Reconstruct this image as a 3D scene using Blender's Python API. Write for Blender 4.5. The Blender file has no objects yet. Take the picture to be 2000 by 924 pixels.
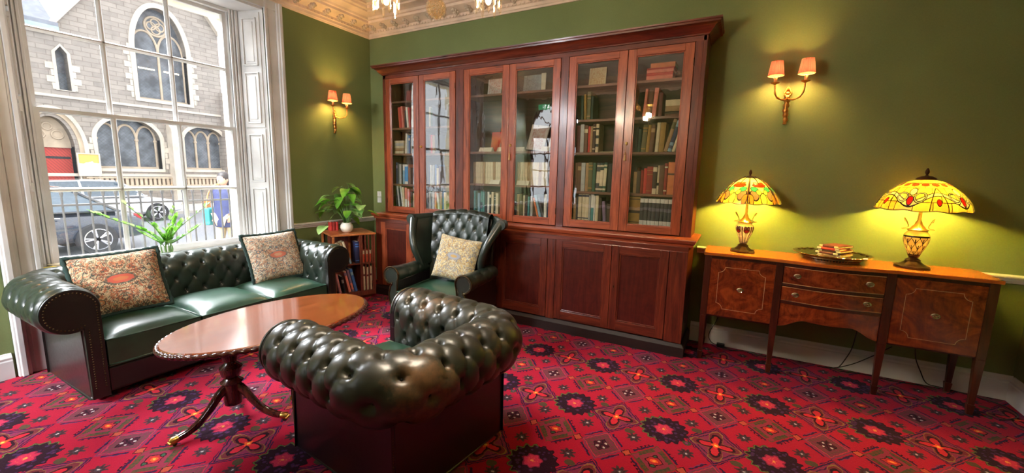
import bpy, math, random
from math import sin, cos, pi, sqrt, radians, atan2, exp, floor
from mathutils import Vector, Matrix, Euler
from mathutils.geometry import tessellate_polygon
random.seed(7)
SC = bpy.context.scene
COL = SC.collection

# ------------------------------------------------------------------ camera
def make_camera():
    yaw, pitch, roll, F = -0.49568, -0.14709, 0.02302, 808.78
    cy, sy, cp, sp = cos(yaw), sin(yaw), cos(pitch), sin(pitch)
    fwd = Vector((sy*cp, cy*cp, sp)); right = Vector((cy, -sy, 0)); up = right.cross(fwd)
    r = right*cos(roll)+up*sin(roll); u = -right*sin(roll)+up*cos(roll)
    cd = bpy.data.cameras.new('camera'); cam = bpy.data.objects.new('camera', cd); COL.objects.link(cam)
    cd.sensor_width = 36; cd.lens = F/2000*36; cd.clip_start = .02; cd.clip_end = 300
    M = Matrix((r, u, -fwd)).transposed().to_4x4(); M.translation = (4.406, -4.114, 1.5)
    cam.matrix_world = M
    SC.camera = cam
make_camera()
# ------------------------------------------------------------------ colour management, world, lights
SC.view_settings.view_transform = 'Standard'; SC.view_settings.look = 'None'
SC.view_settings.exposure = 1.1; SC.view_settings.gamma = 1.0; SC.view_settings.use_curve_mapping = False
SC.cycles.use_denoising = True
SC.cycles.max_bounces = 10; SC.cycles.transparent_max_bounces = 16; SC.cycles.diffuse_bounces = 5
SC.cycles.sample_clamp_indirect = 6; SC.cycles.caustics_reflective = False; SC.cycles.caustics_refractive = False
SKY = 2.2            # overcast sky
def make_world():
    w = bpy.data.worlds.new('world'); SC.world = w; w.use_nodes = True; nt = w.node_tree; nt.nodes.clear()
    out = nt.nodes.new('ShaderNodeOutputWorld'); bg = nt.nodes.new('ShaderNodeBackground')
    tc = nt.nodes.new('ShaderNodeTexCoord'); sep = nt.nodes.new('ShaderNodeSeparateXYZ'); cr = nt.nodes.new('ShaderNodeValToRGB')
    nz = nt.nodes.new('ShaderNodeTexNoise'); nz.inputs['Scale'].default_value = 2.5
    ad = nt.nodes.new('ShaderNodeMath'); ad.operation = 'MULTIPLY_ADD'; ad.inputs[1].default_value = .25
    nt.links.new(tc.outputs['Generated'], sep.inputs[0]); nt.links.new(tc.outputs['Generated'], nz.inputs['Vector'])
    nt.links.new(nz.outputs[0], ad.inputs[0]); nt.links.new(sep.outputs[2], ad.inputs[2]); nt.links.new(ad.outputs[0], cr.inputs[0])
    cr.color_ramp.elements[0].position = 0.0; cr.color_ramp.elements[0].color = (.45, .48, .52, 1)
    cr.color_ramp.elements[1].position = 1.0; cr.color_ramp.elements[1].color = (.98, .99, 1, 1)
    nt.links.new(cr.outputs[0], bg.inputs[0]); bg.inputs[1].default_value = SKY
    nt.links.new(bg.outputs[0], out.inputs[0])
make_world()
def area(name, loc, target, sx, sy, power, color):
    l = bpy.data.lights.new(name, 'AREA'); l.shape = 'RECTANGLE'; l.size = sx; l.size_y = sy; l.energy = power; l.color = color
    o = bpy.data.objects.new(name, l); COL.objects.link(o); o.location = loc
    o.rotation_euler = (Vector(target)-Vector(loc)).to_track_quat('-Z', 'Y').to_euler(); return o
# soft light of the open sky over the street, above the view through the sash window
area('sky_glow', (-3.6, -2.9, 5.4), (0.8, -2.2, 0.9), 3.2, 2.6, 1450, (.90, .95, 1))
area('sky_glow_front', (0.95, -7.6, 3.6), (1.2, -4.0, 1.3), 2.5, 2.5, 1000, (.92, .96, 1))
LAMP = (1.0, .68, .09); SCON = (1.0, .60, .18); CHAND = (1.0, .86, .66)
W_LAMP, W_SCON, W_CHAND = 56, 19, 104
def bulb_light(name, loc, watts, color, r=.02, parent=None):
    l = bpy.data.lights.new(name, 'POINT'); l.energy = watts; l.color = color; l.shadow_soft_size = r
    o = bpy.data.objects.new(name, l); COL.objects.link(o); o.location = loc
    if parent: o.parent = parent
    return o

# ------------------------------------------------------------------ node expression helpers
class NX:
    def __init__(s, t, sock): s.t = t; s.s = sock
    def _m(s, op, *a, clamp=False):
        n = s.t.nodes.new('ShaderNodeMath'); n.operation = op; n.use_clamp = clamp
        for i, x in enumerate((s,)+a):
            if isinstance(x, NX): s.t.links.new(x.s, n.inputs[i])
            else: n.inputs[i].default_value = x
        return NX(s.t, n.outputs[0])
    def __add__(s, o): return s._m('ADD', o)
    __radd__ = __add__
    def __sub__(s, o): return s._m('SUBTRACT', o)
    def __rsub__(s, o): return (s*-1.0)+o
    def __mul__(s, o): return s._m('MULTIPLY', o)
    __rmul__ = __mul__
    def __truediv__(s, o): return s._m('DIVIDE', o)
    def abs(s): return s._m('ABSOLUTE')
    def fract(s): return s._m('FRACT')
    def floor(s): return s._m('FLOOR')
    def sin(s): return s._m('SINE')
    def cos(s): return s._m('COSINE')
    def sqrt(s): return s._m('SQRT')
    def pow(s, p): return s._m('POWER', p)
    def lt(s, o): return s._m('LESS_THAN', o)
    def gt(s, o): return s._m('GREATER_THAN', o)
    def mn(s, o): return s._m('MINIMUM', o)
    def mx(s, o): return s._m('MAXIMUM', o)
    def atan2(s, o): return s._m('ARCTAN2', o)
    def clamp(s): return s._m('ADD', 0.0, clamp=True)
    def band(s, a, b): return s.gt(a)*s.lt(b)
def hyp(a, b): return (a*a+b*b).sqrt()
def srgb(r, g, b):
    f = lambda c: ((c/255)/12.92 if c/255 <= .04045 else ((c/255+.055)/1.055)**2.4)
    return (f(r), f(g), f(b), 1)
def base_mat(name):
    m = bpy.data.materials.new(name); m.use_nodes = True; t = m.node_tree
    return m, t, t.nodes['Principled BSDF']
def mixc(t, f, a, b, mode='MIX'):
    n = t.nodes.new('ShaderNodeMix'); n.data_type = 'RGBA'; n.blend_type = mode
    for sock, x in ((n.inputs[0], f), (n.inputs[6], a), (n.inputs[7], b)):
        if isinstance(x, NX): t.links.new(x.s, sock)
        elif hasattr(x, 'is_output'): t.links.new(x, sock)
        else: sock.default_value = x
    return n.outputs[2]
def schlick(t):
    n = t.nodes.new('ShaderNodeLayerWeight'); n.inputs[0].default_value = .5; return NX(t, n.outputs['Facing']).pow(5.0)*.96+.04
def coords(t, kind='Object', scale=None, rot=None, loc=None):
    tc = t.nodes.new('ShaderNodeTexCoord'); v = tc.outputs[kind]
    if scale or rot or loc:
        mp = t.nodes.new('ShaderNodeMapping'); t.links.new(v, mp.inputs[0]); v = mp.outputs[0]
        if scale: mp.inputs['Scale'].default_value = scale
        if rot: mp.inputs['Rotation'].default_value = rot
        if loc: mp.inputs['Location'].default_value = loc
    return v
def xyz(t, v):
    s = t.nodes.new('ShaderNodeSeparateXYZ'); t.links.new(v, s.inputs[0]); return [NX(t, o) for o in s.outputs]
def noise(t, v, scale, detail=3, rough=.5, dist=0):
    n = t.nodes.new('ShaderNodeTexNoise'); t.links.new(v, n.inputs['Vector']); n.inputs['Scale'].default_value = scale
    n.inputs['Detail'].default_value = detail; n.inputs['Roughness'].default_value = rough; n.inputs['Distortion'].default_value = dist
    return NX(t, n.outputs[0])
def vor(t, v, scale, feature='F1', out='Distance', rnd=1):
    n = t.nodes.new('ShaderNodeTexVoronoi'); n.feature = feature; t.links.new(v, n.inputs['Vector']); n.inputs['Scale'].default_value = scale
    n.inputs['Randomness'].default_value = rnd
    return NX(t, n.outputs[out])
def ramp(t, f, stops):
    n = t.nodes.new('ShaderNodeValToRGB'); t.links.new(f.s, n.inputs[0]); e = n.color_ramp.elements
    while len(e) < len(stops): e.new(.5)
    for el, (p, c) in zip(e, stops): el.position = p; el.color = c
    return n.outputs[0]
def bump(t, b, h, strength=.3, dist=.01):
    n = t.nodes.new('ShaderNodeBump'); n.inputs['Strength'].default_value = strength; n.inputs['Distance'].default_value = dist
    t.links.new(h.s, n.inputs['Height']); t.links.new(n.outputs[0], b.inputs['Normal'])
def setp(t, b, **k):
    for n, v in k.items():
        s = b.inputs[{'col': 'Base Color', 'rough': 'Roughness', 'metal': 'Metallic', 'spec': 'Specular IOR Level', 'coat': 'Coat Weight', 'coatr': 'Coat Roughness', 'ecol': 'Emission Color', 'est': 'Emission Strength', 'sheen': 'Sheen Weight', 'trans': 'Transmission Weight', 'ior': 'IOR', 'alpha': 'Alpha', 'sss': 'Subsurface Weight'}[n]]
        if isinstance(v, NX): t.links.new(v.s, s)
        elif hasattr(v, 'is_output'): t.links.new(v, s)
        else: s.default_value = v
_plain = {}
def plain(name, col, rough=.6, **k):
    """one colour with a faint procedural mottling"""
    if name in _plain: return _plain[name]
    m, t, b = base_mat(name); v = coords(t)
    n = noise(t, v, k.pop('ns', 14), 3)
    d = tuple(c*.82 for c in col[:3])+(1,); l = tuple(min(1, c*1.12) for c in col[:3])+(1,)
    setp(t, b, col=ramp(t, n, [(.3, d), (.7, l)]), rough=rough, **k); _plain[name] = m; return m
def wood(name, dark, mid, light, axis='z', rough=.3, coat=.3, scale=1.0, figure=0.0):
    m, t, b = base_mat(name)
    sc = {'z': (9, 9, .9), 'x': (.9, 9, 9), 'y': (9, .9, 9)}[axis]
    v = coords(t, scale=tuple(s*scale for s in sc))
    n1 = noise(t, v, 2.2, 5, .6, 1.2+figure*3); n2 = noise(t, v, 14, 3, .6)
    f = n1*.75+n2*.25
    if figure:
        v2 = coords(t, scale=(3.2, 3.2, 4.2)); n3 = noise(t, v2, 1.3, 5, .62, 3.2); f = n3*figure+f*(1-figure)
    setp(t, b, col=ramp(t, f, [(.3, dark), (.5, mid), (.7, light)]), rough=rough, coat=coat, coatr=.15)
    bump(t, b, n2, .08, .002); return m
def leather(name, dark, mid, wear, wearamt=.0, rough=.32):
    m, t, b = base_mat(name); v = coords(t)
    n1 = noise(t, v, 5, 4, .6); n2 = noise(t, v, 2.4, 3, .5); n3 = vor(t, v, 260); n4 = noise(t, v, 40, 4, .65)
    c = ramp(t, n1, [(.32, dark), (.68, mid)])
    w = (n2*1.0+n4*.25-(.74-wearamt)).mx(0)*7
    c = mixc(t, w.clamp(), c, wear)
    setp(t, b, col=c, rough=(n4*.16+(rough-.08)), spec=.55, coat=.22, coatr=.22)
    bump(t, b, n3*.5+n4*.35, .10, .0015); return m
def metal(name, col, rough=.3): return plain(name, col, rough, metal=1.0, ns=30)

M = {}
def materials():
    # walls: green woven paper
    m, t, b = base_mat('green_wallpaper'); v = coords(t, 'Object')
    n = noise(t, v, 1.4, 3); w = noise(t, coords(t, scale=(60, 60, 320)), 1, 2); w2 = noise(t, coords(t, scale=(320, 320, 60)), 1, 2)
    setp(t, b, col=ramp(t, n*.6+w*.2+w2*.2, [(.3, srgb(100, 113, 70)), (.7, srgb(122, 135, 86))]), rough=.62, spec=.3, sheen=.05)
    bump(t, b, w+w2, .12, .002); M['wall'] = m
    M['white'] = plain('white_gloss_paint', srgb(206, 205, 204), .35, ns=3)
    M['cream'] = plain('cream_paint', srgb(226, 214, 190), .4, ns=3)
    M['plaster'] = plain('pale_plaster', srgb(222, 214, 204), .75, ns=4)
    M['cornice'] = plain('pink_cream_plaster', srgb(232, 206, 184), .6, ns=5)
    M['leaf_plaster'] = plain('grey_cream_leaf_moulding', srgb(208, 188, 166), .7, ns=9)
    M['stucco'] = plain('cream_stucco', srgb(226, 216, 190), .8, ns=6)
    red = (srgb(46, 18, 12), srgb(94, 38, 24), srgb(126, 56, 34))
    M['mahog'] = wood('mahogany_upright', *red, axis='z')
    M['mahogx'] = wood('mahogany_rail', *red, axis='x')
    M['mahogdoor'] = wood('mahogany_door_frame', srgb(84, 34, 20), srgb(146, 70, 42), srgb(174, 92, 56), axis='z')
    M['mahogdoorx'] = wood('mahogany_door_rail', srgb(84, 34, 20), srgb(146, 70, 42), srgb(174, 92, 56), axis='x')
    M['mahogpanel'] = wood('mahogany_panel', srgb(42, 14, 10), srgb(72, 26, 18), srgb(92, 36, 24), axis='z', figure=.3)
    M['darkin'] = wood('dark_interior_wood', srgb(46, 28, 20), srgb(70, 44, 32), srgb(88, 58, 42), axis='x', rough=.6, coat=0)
    M['shelfwood'] = wood('shelf_wood', srgb(84, 48, 32), srgb(124, 78, 54), srgb(150, 100, 74), axis='x', rough=.5, coat=.05)
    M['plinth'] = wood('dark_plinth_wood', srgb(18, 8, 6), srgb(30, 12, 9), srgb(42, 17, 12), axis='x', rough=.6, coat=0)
    M['table'] = wood('table_mahogany', srgb(84, 32, 15), srgb(134, 60, 28), srgb(166, 84, 42), axis='y', rough=.2, coat=1.0); M['table'].node_tree.nodes['Principled BSDF'].inputs['Coat IOR'].default_value = 2.7; M['table'].node_tree.nodes['Principled BSDF'].inputs['Coat Roughness'].default_value = .10
    M['tabledark'] = wood('dark_turned_mahogany', srgb(34, 12, 10), srgb(62, 24, 18), srgb(92, 40, 28), axis='z', rough=.22, coat=.5)
    M['sbtop'] = wood('sideboard_top_wood', srgb(136, 68, 24), srgb(178, 96, 38), srgb(200, 118, 52), axis='x', rough=.25, coat=.4)
    M['flame'] = wood('flame_mahogany', srgb(48, 15, 7), srgb(116, 46, 18), srgb(160, 74, 30), axis='z', rough=.22, coat=.5, figure=.75)
    M['sbframe'] = wood('sideboard_frame_wood', srgb(34, 13, 8), srgb(64, 27, 14), srgb(86, 40, 22), axis='z', rough=.3)
    M['inlay'] = plain('boxwood_inlay', srgb(196, 150, 96), .4)
    M['honey'] = wood('honey_wood', srgb(140, 72, 34), srgb(188, 108, 58), srgb(212, 136, 80), axis='y', rough=.3, coat=.3)
    M['slat'] = wood('slat_wood', srgb(66, 28, 18), srgb(108, 50, 32), srgb(134, 68, 46), axis='z', rough=.4)
    M['leather'] = leather('dark_green_leather', srgb(17, 25, 20), srgb(35, 47, 38), srgb(74, 64, 44), .0, .36)
    M['leatherarm'] = leather('worn_olive_black_leather', srgb(27, 29, 23), srgb(52, 53, 42), srgb(116, 84, 54), .045, .38)
    M['leatherseat'] = leather('green_seat_leather', srgb(26, 52, 40), srgb(40, 72, 55), srgb(58, 88, 68), -.05, .34)
    M['leathersofa'] = leather('dark_brown_green_leather', srgb(16, 15, 14), srgb(28, 26, 23), srgb(40, 36, 30), -.2, .36)
    M['leatherbody'] = leather('carpet_tinted_black_leather', srgb(14, 8, 11), srgb(23, 13, 18), srgb(30, 20, 20), -.2, .36)  # the carpet's purple reflection is put into this near-black colour
    M['button'] = plain('leather_button', srgb(16, 18, 14), .35)
    M['nail'] = metal('brass_nail', srgb(84, 70, 48), .4)
    M['brass'] = metal('aged_brass', srgb(206, 160, 84), .28)
    M['gilt'] = metal('gilt_bronze', srgb(214, 150, 78), .3)
    M['bronze'] = plain('dark_bronze', srgb(74, 50, 34), .4, metal=.7)
    M['silver'] = metal('silver_plate', srgb(206, 192, 160), .22)
    M['black'] = plain('black_rubber', srgb(16, 15, 16), .5)
    M['ceramic'] = plain('white_ceramic', srgb(236, 232, 220), .18, ns=2)
    M['soil'] = plain('potting_soil', srgb(44, 32, 24), .95, ns=80)
    M['pages'] = plain('page_block', srgb(214, 200, 172), .85, ns=90)
    M['railing'] = plain('grey_iron', srgb(92, 92, 100), .5)
    for n, a, c in (('leafgreen', srgb(62, 130, 30), srgb(132, 196, 66)), ('leafpale', srgb(84, 136, 66), srgb(164, 200, 120)), ('stemgreen', srgb(84, 124, 60), srgb(126, 160, 90))):
        m, t, b = base_mat(n); v = coords(t); x = noise(t, v, 9, 3)
        setp(t, b, col=ramp(t, x, [(.35, a), (.65, c)]), rough=.35, sss=0.0)
        tr = t.nodes.new('ShaderNodeBsdfTranslucent'); tr.inputs[0].default_value = c
        mx = t.nodes.new('ShaderNodeMixShader'); mx.inputs[0].default_value = .3
        t.links.new(b.outputs[0], mx.inputs[1]); t.links.new(tr.outputs[0], mx.inputs[2]); t.links.new(mx.outputs[0], t.nodes['Material Output'].inputs[0]); M[n] = m
    # window glass and old wavy cabinet glass: clear sheet with fresnel reflection
    for n, wav, tint, k in (('window_glass', 0, (1, 1, 1, 1), 1.0), ('old_cabinet_glass', .16, (.97, .98, .97, 1), 3.0)):
        m = bpy.data.materials.new(n); m.use_nodes = True; t = m.node_tree; t.nodes.clear()
        o = t.nodes.new('ShaderNodeOutputMaterial'); tr = t.nodes.new('ShaderNodeBsdfTransparent'); tr.inputs[0].default_value = tint
        gl = t.nodes.new('ShaderNodeBsdfGlossy'); gl.inputs['Roughness'].default_value = .0; mx = t.nodes.new('ShaderNodeMixShader'); f = schlick(t)*k
        t.links.new(f.clamp().s, mx.inputs[0]); t.links.new(tr.outputs[0], mx.inputs[1]); t.links.new(gl.outputs[0], mx.inputs[2])
        if wav: t.links.new(mx.outputs[0], o.inputs[0])
        else:
            du = t.nodes.new('ShaderNodeBsdfTranslucent'); du.inputs[0].default_value = (.95, .96, 1, 1); m3 = t.nodes.new('ShaderNodeMixShader'); m3.inputs[0].default_value = .003  # faint translucent mix puts a pale haze over the street view
            t.links.new(mx.outputs[0], m3.inputs[1]); t.links.new(du.outputs[0], m3.inputs[2]); t.links.new(m3.outputs[0], o.inputs[0])
        if wav:
            bp = t.nodes.new('ShaderNodeBump'); bp.inputs['Strength'].default_value = 1.0; bp.inputs['Distance'].default_value = .0008
            h = noise(t, coords(t, scale=(7, 1, 2.4)), 1.6, 2, .4); t.links.new(h.s, bp.inputs['Height']); t.links.new(bp.outputs[0], gl.inputs['Normal'])
        M[n] = m
    # crystal
    m = bpy.data.materials.new('cut_crystal'); m.use_nodes = True; t = m.node_tree; t.nodes.clear()
    o = t.nodes.new('ShaderNodeOutputMaterial'); tr = t.nodes.new('ShaderNodeBsdfTransparent'); tr.inputs[0].default_value = (1, .96, .88, 1); gl = t.nodes.new('ShaderNodeBsdfGlossy'); gl.inputs['Roughness'].default_value = .02; gl.inputs[0].default_value = (1, .95, .85, 1)
    tl = t.nodes.new('ShaderNodeBsdfTranslucent'); tl.inputs[0].default_value = (1, .9, .7, 1); m1 = t.nodes.new('ShaderNodeMixShader'); m2 = t.nodes.new('ShaderNodeMixShader'); m2.inputs[0].default_value = .0015
    t.links.new((schlick(t)*1.6+.04).clamp().s, m1.inputs[0]); t.links.new(tr.outputs[0], m1.inputs[1]); t.links.new(gl.outputs[0], m1.inputs[2]); t.links.new(m1.outputs[0], m2.inputs[1]); t.links.new(tl.outputs[0], m2.inputs[2]); t.links.new(m2.outputs[0], o.inputs[0]); M['crystal'] = m
    m, t, b = base_mat('bulb_glow'); setp(t, b, col=(1, .9, .7, 1), ecol=(1, .80, .45, 1), est=7.0); M['bulb'] = m
    m, t, b = base_mat('exit_sign_green'); setp(t, b, col=srgb(20, 130, 80), ecol=srgb(20, 150, 90), est=1.2); M['exitgreen'] = m
    m, t, b = base_mat('exit_sign_white'); setp(t, b, col=(1, 1, 1, 1), ecol=(1, 1, 1, 1), est=2.0); M['exitwhite'] = m
    # pleated lampshade silk
    m = bpy.data.materials.new('salmon_shade_silk'); m.use_nodes = True; t = m.node_tree; t.nodes.clear()
    o = t.nodes.new('ShaderNodeOutputMaterial'); tr = t.nodes.new('ShaderNodeBsdfTranslucent'); df = t.nodes.new('ShaderNodeBsdfDiffuse'); mx = t.nodes.new('ShaderNodeMixShader')
    tr.inputs[0].default_value = (.036, .0125, .012, 1); df.inputs[0].default_value = srgb(200, 96, 72); mx.inputs[0].default_value = .45
    t.links.new(tr.outputs[0], mx.inputs[1]); t.links.new(df.outputs[0], mx.inputs[2]); t.links.new(mx.outputs[0], o.inputs[0]); M['silk'] = m
    carpet(); outdoor_mats(); fabric_mats(); tiffany_mats()

def carpet():
    m, t, b = base_mat('patterned_red_carpet'); v = coords(t, 'Object')
    nz = t.nodes.new('ShaderNodeTexNoise'); nz.inputs['Scale'].default_value = 38; nz.inputs['Detail'].default_value = 2; t.links.new(v, nz.inputs['Vector'])
    x0, y0, z0 = xyz(t, v); nx, ny, _ = xyz(t, nz.outputs['Color'])
    X = x0+(nx-.5)*.022; Y = y0+(ny-.5)*.022
    PX, PY = .567, .655
    def cell(cx, cy, px=PX, py=PY):
        a = (((X-cx)/px+.5)._m('FLOORED_MODULO', 1.0)-.5)*px; c = (((Y-cy)/py+.5)._m('FLOORED_MODULO', 1.0)-.5)*py
        return a, c
    RED = srgb(170, 16, 42); NAVY = srgb(34, 22, 58); PURP = srgb(116, 52, 96); OLIV = srgb(88, 66, 40); BRN = srgb(118, 40, 40); ORG = srgb(232, 92, 36); GRN = srgb(50, 72, 44); DK = srgb(20, 8, 16); PNK = srgb(190, 44, 76); PALE = srgb(190, 176, 176); TEAL = srgb(58, 70, 78); GREYP = srgb(126, 42, 76)
    fine = noise(t, v, 150, 2, .6)
    c = mixc(t, noise(t, v, 60, 2)*.5, RED, srgb(136, 18, 54))
    # star flowers in the red diamonds
    a, d = cell(3.43, -1.15, PX/2, PY/2); r = hyp(a, d); th = a.atan2(d)
    rr = r/(((th*8).sin()*.22+.9)*.045)
    c = mixc(t, rr.lt(.9)*.9, c, srgb(40, 50, 50)); c = mixc(t, rr.band(.40, .62)*.6, c, DK); c = mixc(t, rr.lt(.30)*.9, c, TEAL); c = mixc(t, r.lt(.006), c, PALE)
    # small green sprigs off the corners
    a, d = cell(3.287+.105, -.995-.105); q = hyp(a, d*1.3); c = mixc(t, q.lt(.030)*.9, c, GRN)
    a, d = cell(3.287-.105, -.995+.105); q = hyp(a, d*1.3); c = mixc(t, q.lt(.030)*.9, c, GRN)
    # knot diamonds
    a, d = cell(3.285, -1.31); A = a.abs(); D = d.abs(); L = A/.142+D/.164
    mid = (A/.142-D/.164).abs()
    zig = ((a*190).sin()*(d*190).sin())
    kcol = mixc(t, zig.gt(.0)*.8, srgb(96, 62, 58), srgb(122, 44, 72))
    c = mixc(t, L.lt(.80), c, kcol); c = mixc(t, L.band(.70, .76)*.8, c, PNK); c = mixc(t, L.band(.80, .86)*.8, c, PURP)
    c = mixc(t, L.band(.93, 1.04)*mid.lt(.55), c, NAVY); c = mixc(t, L.band(1.03, 1.09)*mid.lt(.42)*zig.gt(0), c, PURP)
    c = mixc(t, L.lt(.30), c, srgb(70, 24, 40)); c = mixc(t, L.band(.30, .35), c, DK)
    q = hyp(A-.018, D-.02); c = mixc(t, q.lt(.0075), c, PALE); q = A.mn(D); c = mixc(t, L.lt(.28)*q.lt(.004), c, DK)
    a2 = A-.142; L2 = a2.abs()/.032+D/.036; c = mixc(t, L2.lt(1.0), c, DK); c = mixc(t, L2.lt(.78), c, srgb(176, 78, 52))
    # eye diamonds
    a, d = cell(3.003, -1.305); A = a.abs(); D = d.abs(); L = A/.142+D/.164; mid = (A/.142-D/.164).abs()
    zig = ((a*170+1).sin()*(d*170).cos())
    c = mixc(t, L.lt(.84), c, srgb(136, 44, 66)); c = mixc(t, L.band(.58, .80)*mid.lt(.48), c, mixc(t, zig.gt(0), GRN, OLIV)); c = mixc(t, L.band(.80, .86)*.9, c, OLIV)
    c = mixc(t, L.band(.94, 1.06)*mid.lt(.62), c, NAVY); c = mixc(t, L.band(1.05, 1.16)*mid.lt(.45)*zig.gt(-.1), c, DK)
    c = mixc(t, (A/.05+D/.055).lt(1)*.9, c, srgb(176, 40, 44)); c = mixc(t, (A/.05+D/.055).band(.86, 1.02), c, DK)
    q = hyp(A/.022, D/.015); c = mixc(t, q.lt(1.15), c, srgb(170, 30, 20)); c = mixc(t, q.lt(.95), c, ORG); c = mixc(t, q.lt(.4), c, srgb(240, 170, 70))
    q = hyp(A, D-.042); c = mixc(t, q.lt(.016), c, DK); c = mixc(t, q.lt(.010), c, srgb(40, 90, 60))
    # petal diamonds
    a, d = cell(3.287, -.99); A = a.abs(); D = d.abs(); L = A/.142+D/.164; mid = (A/.142-D/.164).abs()
    c = mixc(t, L.lt(1.10)*mid.lt(1.0), c, GREYP); c = mixc(t, L.band(1.02, 1.10), c, NAVY); c = mixc(t, L.band(.84, .90), c, NAVY)
    c = mixc(t, L.band(1.14, 1.20)*mid.gt(.2)*mid.lt(1.25), c, NAVY)
    th = a.atan2(d); r = hyp(a, d*.9); pet = ((th*4).cos()*.34+.72)*.100
    c = mixc(t, (r/pet).lt(1.26), c, srgb(132, 104, 52)); c = mixc(t, (r/pet).lt(1.17), c, srgb(104, 40, 44)); c = mixc(t, (r/pet).lt(.96), c, DK)
    pet2 = ((th*4).cos()*.42+.50)*.092
    c = mixc(t, (r/pet2).lt(1.0), c, srgb(190, 34, 48)); c = mixc(t, L.lt(.17), c, ORG); c = mixc(t, r.lt(.008), c, srgb(240, 200, 90))
    # dark round medallions
    a, d = cell(3.004, -.975); r = hyp(a, d); th = a.atan2(d)
    edge = (th*16).sin()*.010+.128
    c = mixc(t, (r-edge).lt(.006)*r.gt(.09), c, DK); c = mixc(t, (r-edge).band(-.01, .004)*a.lt(-.02), c, srgb(88, 104, 50))
    mott = vor(t, v, 34)
    mc = mixc(t, mott.gt(.36), srgb(54, 34, 74), srgb(16, 10, 20)); mc = mixc(t, mott.lt(.14), mc, srgb(96, 40, 70))
    c = mixc(t, (r-edge).lt(-.006), c, mc)
    rc = (th*7).sin()*.006+.046; c = mixc(t, (r-rc).lt(.008), c, srgb(130, 30, 60)); c = mixc(t, (r-rc).lt(0), c, PNK)
    c = mixc(t, r.lt(.03)*vor(t, v, 90).lt(.35), c, srgb(214, 90, 70)); c = mixc(t, r.lt(.009), c, srgb(226, 150, 70))
    a, d = cell(3.004+.137, -.975-.075); q = hyp(a, d); c = mixc(t, q.lt(.022), c, GRN); c = mixc(t, q.lt(.010), c, PURP)
    c = mixc(t, fine*.45, c, srgb(70, 16, 44), 'MIX')
    setp(t, b, col=c, rough=.95, spec=.06, sheen=.04); bump(t, b, fine, .5, .004); M['carpet'] = m

def outdoor_mats():
    m, t, b = base_mat('grey_brown_stone'); v = coords(t, 'Object', scale=(1, 1, 1))
    x, y, z = xyz(t, v); cb = t.nodes.new('ShaderNodeCombineXYZ'); t.links.new((y+x).s, cb.inputs[0]); t.links.new(z.s, cb.inputs[1])
    br = t.nodes.new('ShaderNodeTexBrick'); t.links.new(cb.outputs[0], br.inputs[0]); br.inputs['Scale'].default_value = 1.0
    br.inputs['Brick Width'].default_value = .52; br.inputs['Row Height'].default_value = .19; br.inputs['Mortar Size'].default_value = .016; br.offset_frequency = 2
    br.inputs['Color1'].default_value = srgb(146, 138, 130); br.inputs['Color2'].default_value = srgb(116, 110, 105); br.inputs['Mortar'].default_value = srgb(96, 88, 82)
    n = noise(t, v, 3, 4); c = mixc(t, n*.7, br.outputs[0], srgb(172, 162, 152)); setp(t, b, col=c, rough=.95); M['stone'] = m
    M['ashlar'] = plain('pale_dressed_stone', srgb(196, 186, 172), .9, ns=2)
    M['tracery'] = plain('sandy_tracery_stone', srgb(186, 168, 146), .9, ns=3)
    m, t, b = base_mat('leaded_dark_glass'); v = coords(t); x, y, z = xyz(t, v)
    l1 = ((y+z)*7).fract(); l2 = ((y-z)*7).fract(); n = noise(t, v, 2.2, 3)
    c = ramp(t, n, [(.35, srgb(52, 56, 62)), (.65, srgb(104, 110, 118))]); c = mixc(t, l1.lt(.06).mx(l2.lt(.06)), c, srgb(70, 66, 62)); setp(t, b, col=c, rough=.25); M['leaded'] = m
    M['slate'] = plain('grey_blue_slate', srgb(120, 126, 138), .7, ns=5)
    M['copper'] = plain('pale_green_lead', srgb(150, 170, 168), .7, ns=5)
    m, t, b = base_mat('red_plank_door'); v = coords(t); x, y, z = xyz(t, v); l = ((y+z*.8)*9).fract()
    setp(t, b, col=mixc(t, l.lt(.14), srgb(186, 60, 48), srgb(110, 34, 30)), rough=.6); M['reddoor'] = m
    M['ironhinge'] = plain('black_iron', srgb(30, 30, 36), .5)
    M['road'] = plain('grey_tarmac', srgb(118, 120, 126), .85, ns=30)
    M['pavement'] = plain('pale_pavement', srgb(186, 180, 172), .85, ns=8)
    M['darkcar'] = plain('dark_blue_car_paint', srgb(38, 44, 56), .15, coat=1.0)
    M['whitecar'] = plain('white_car_paint', srgb(226, 226, 228), .2, coat=1.0)
    M['silvercar'] = plain('silver_car_paint', srgb(196, 200, 206), .2, coat=1.0)
    M['carglass'] = plain('tinted_car_glass', srgb(70, 84, 96), .05, spec=.8)
    M['tyre'] = plain('tyre_rubber', srgb(34, 34, 36), .8)
    M['alloy'] = metal('alloy_wheel', srgb(214, 214, 218), .25)
    M['headlamp'] = plain('lamp_lens', srgb(220, 220, 225), .1)
    M['taillamp'] = plain('red_lens', srgb(150, 20, 20), .15)
    M['skin'] = plain('skin', srgb(206, 150, 124), .55)
    M['hair'] = plain('dark_hair', srgb(34, 26, 26), .6)
    M['coat'] = plain('navy_coat', srgb(40, 46, 84), .8)
    M['trouser'] = plain('beige_trousers', srgb(176, 154, 120), .85)
    M['bag'] = plain('teal_bag', srgb(40, 130, 134), .6)
    M['orangecloth'] = plain('orange_cloth', srgb(226, 140, 84), .7)
    m, t, b = base_mat('notice_board_sheet'); v = coords(t); x, y, z = xyz(t, v); n = noise(t, v, 3, 2)
    c = mixc(t, (z+n*.35).gt(2.10), srgb(236, 232, 226), srgb(240, 168, 84)); ln = (z*16).fract().lt(.3)*z.lt(1.85)*y.lt(5.0)*noise(t, v, 30, 1).gt(.5)
    setp(t, b, col=mixc(t, ln*.6, c, srgb(140, 140, 150)), rough=.5); M['notice'] = m

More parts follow.
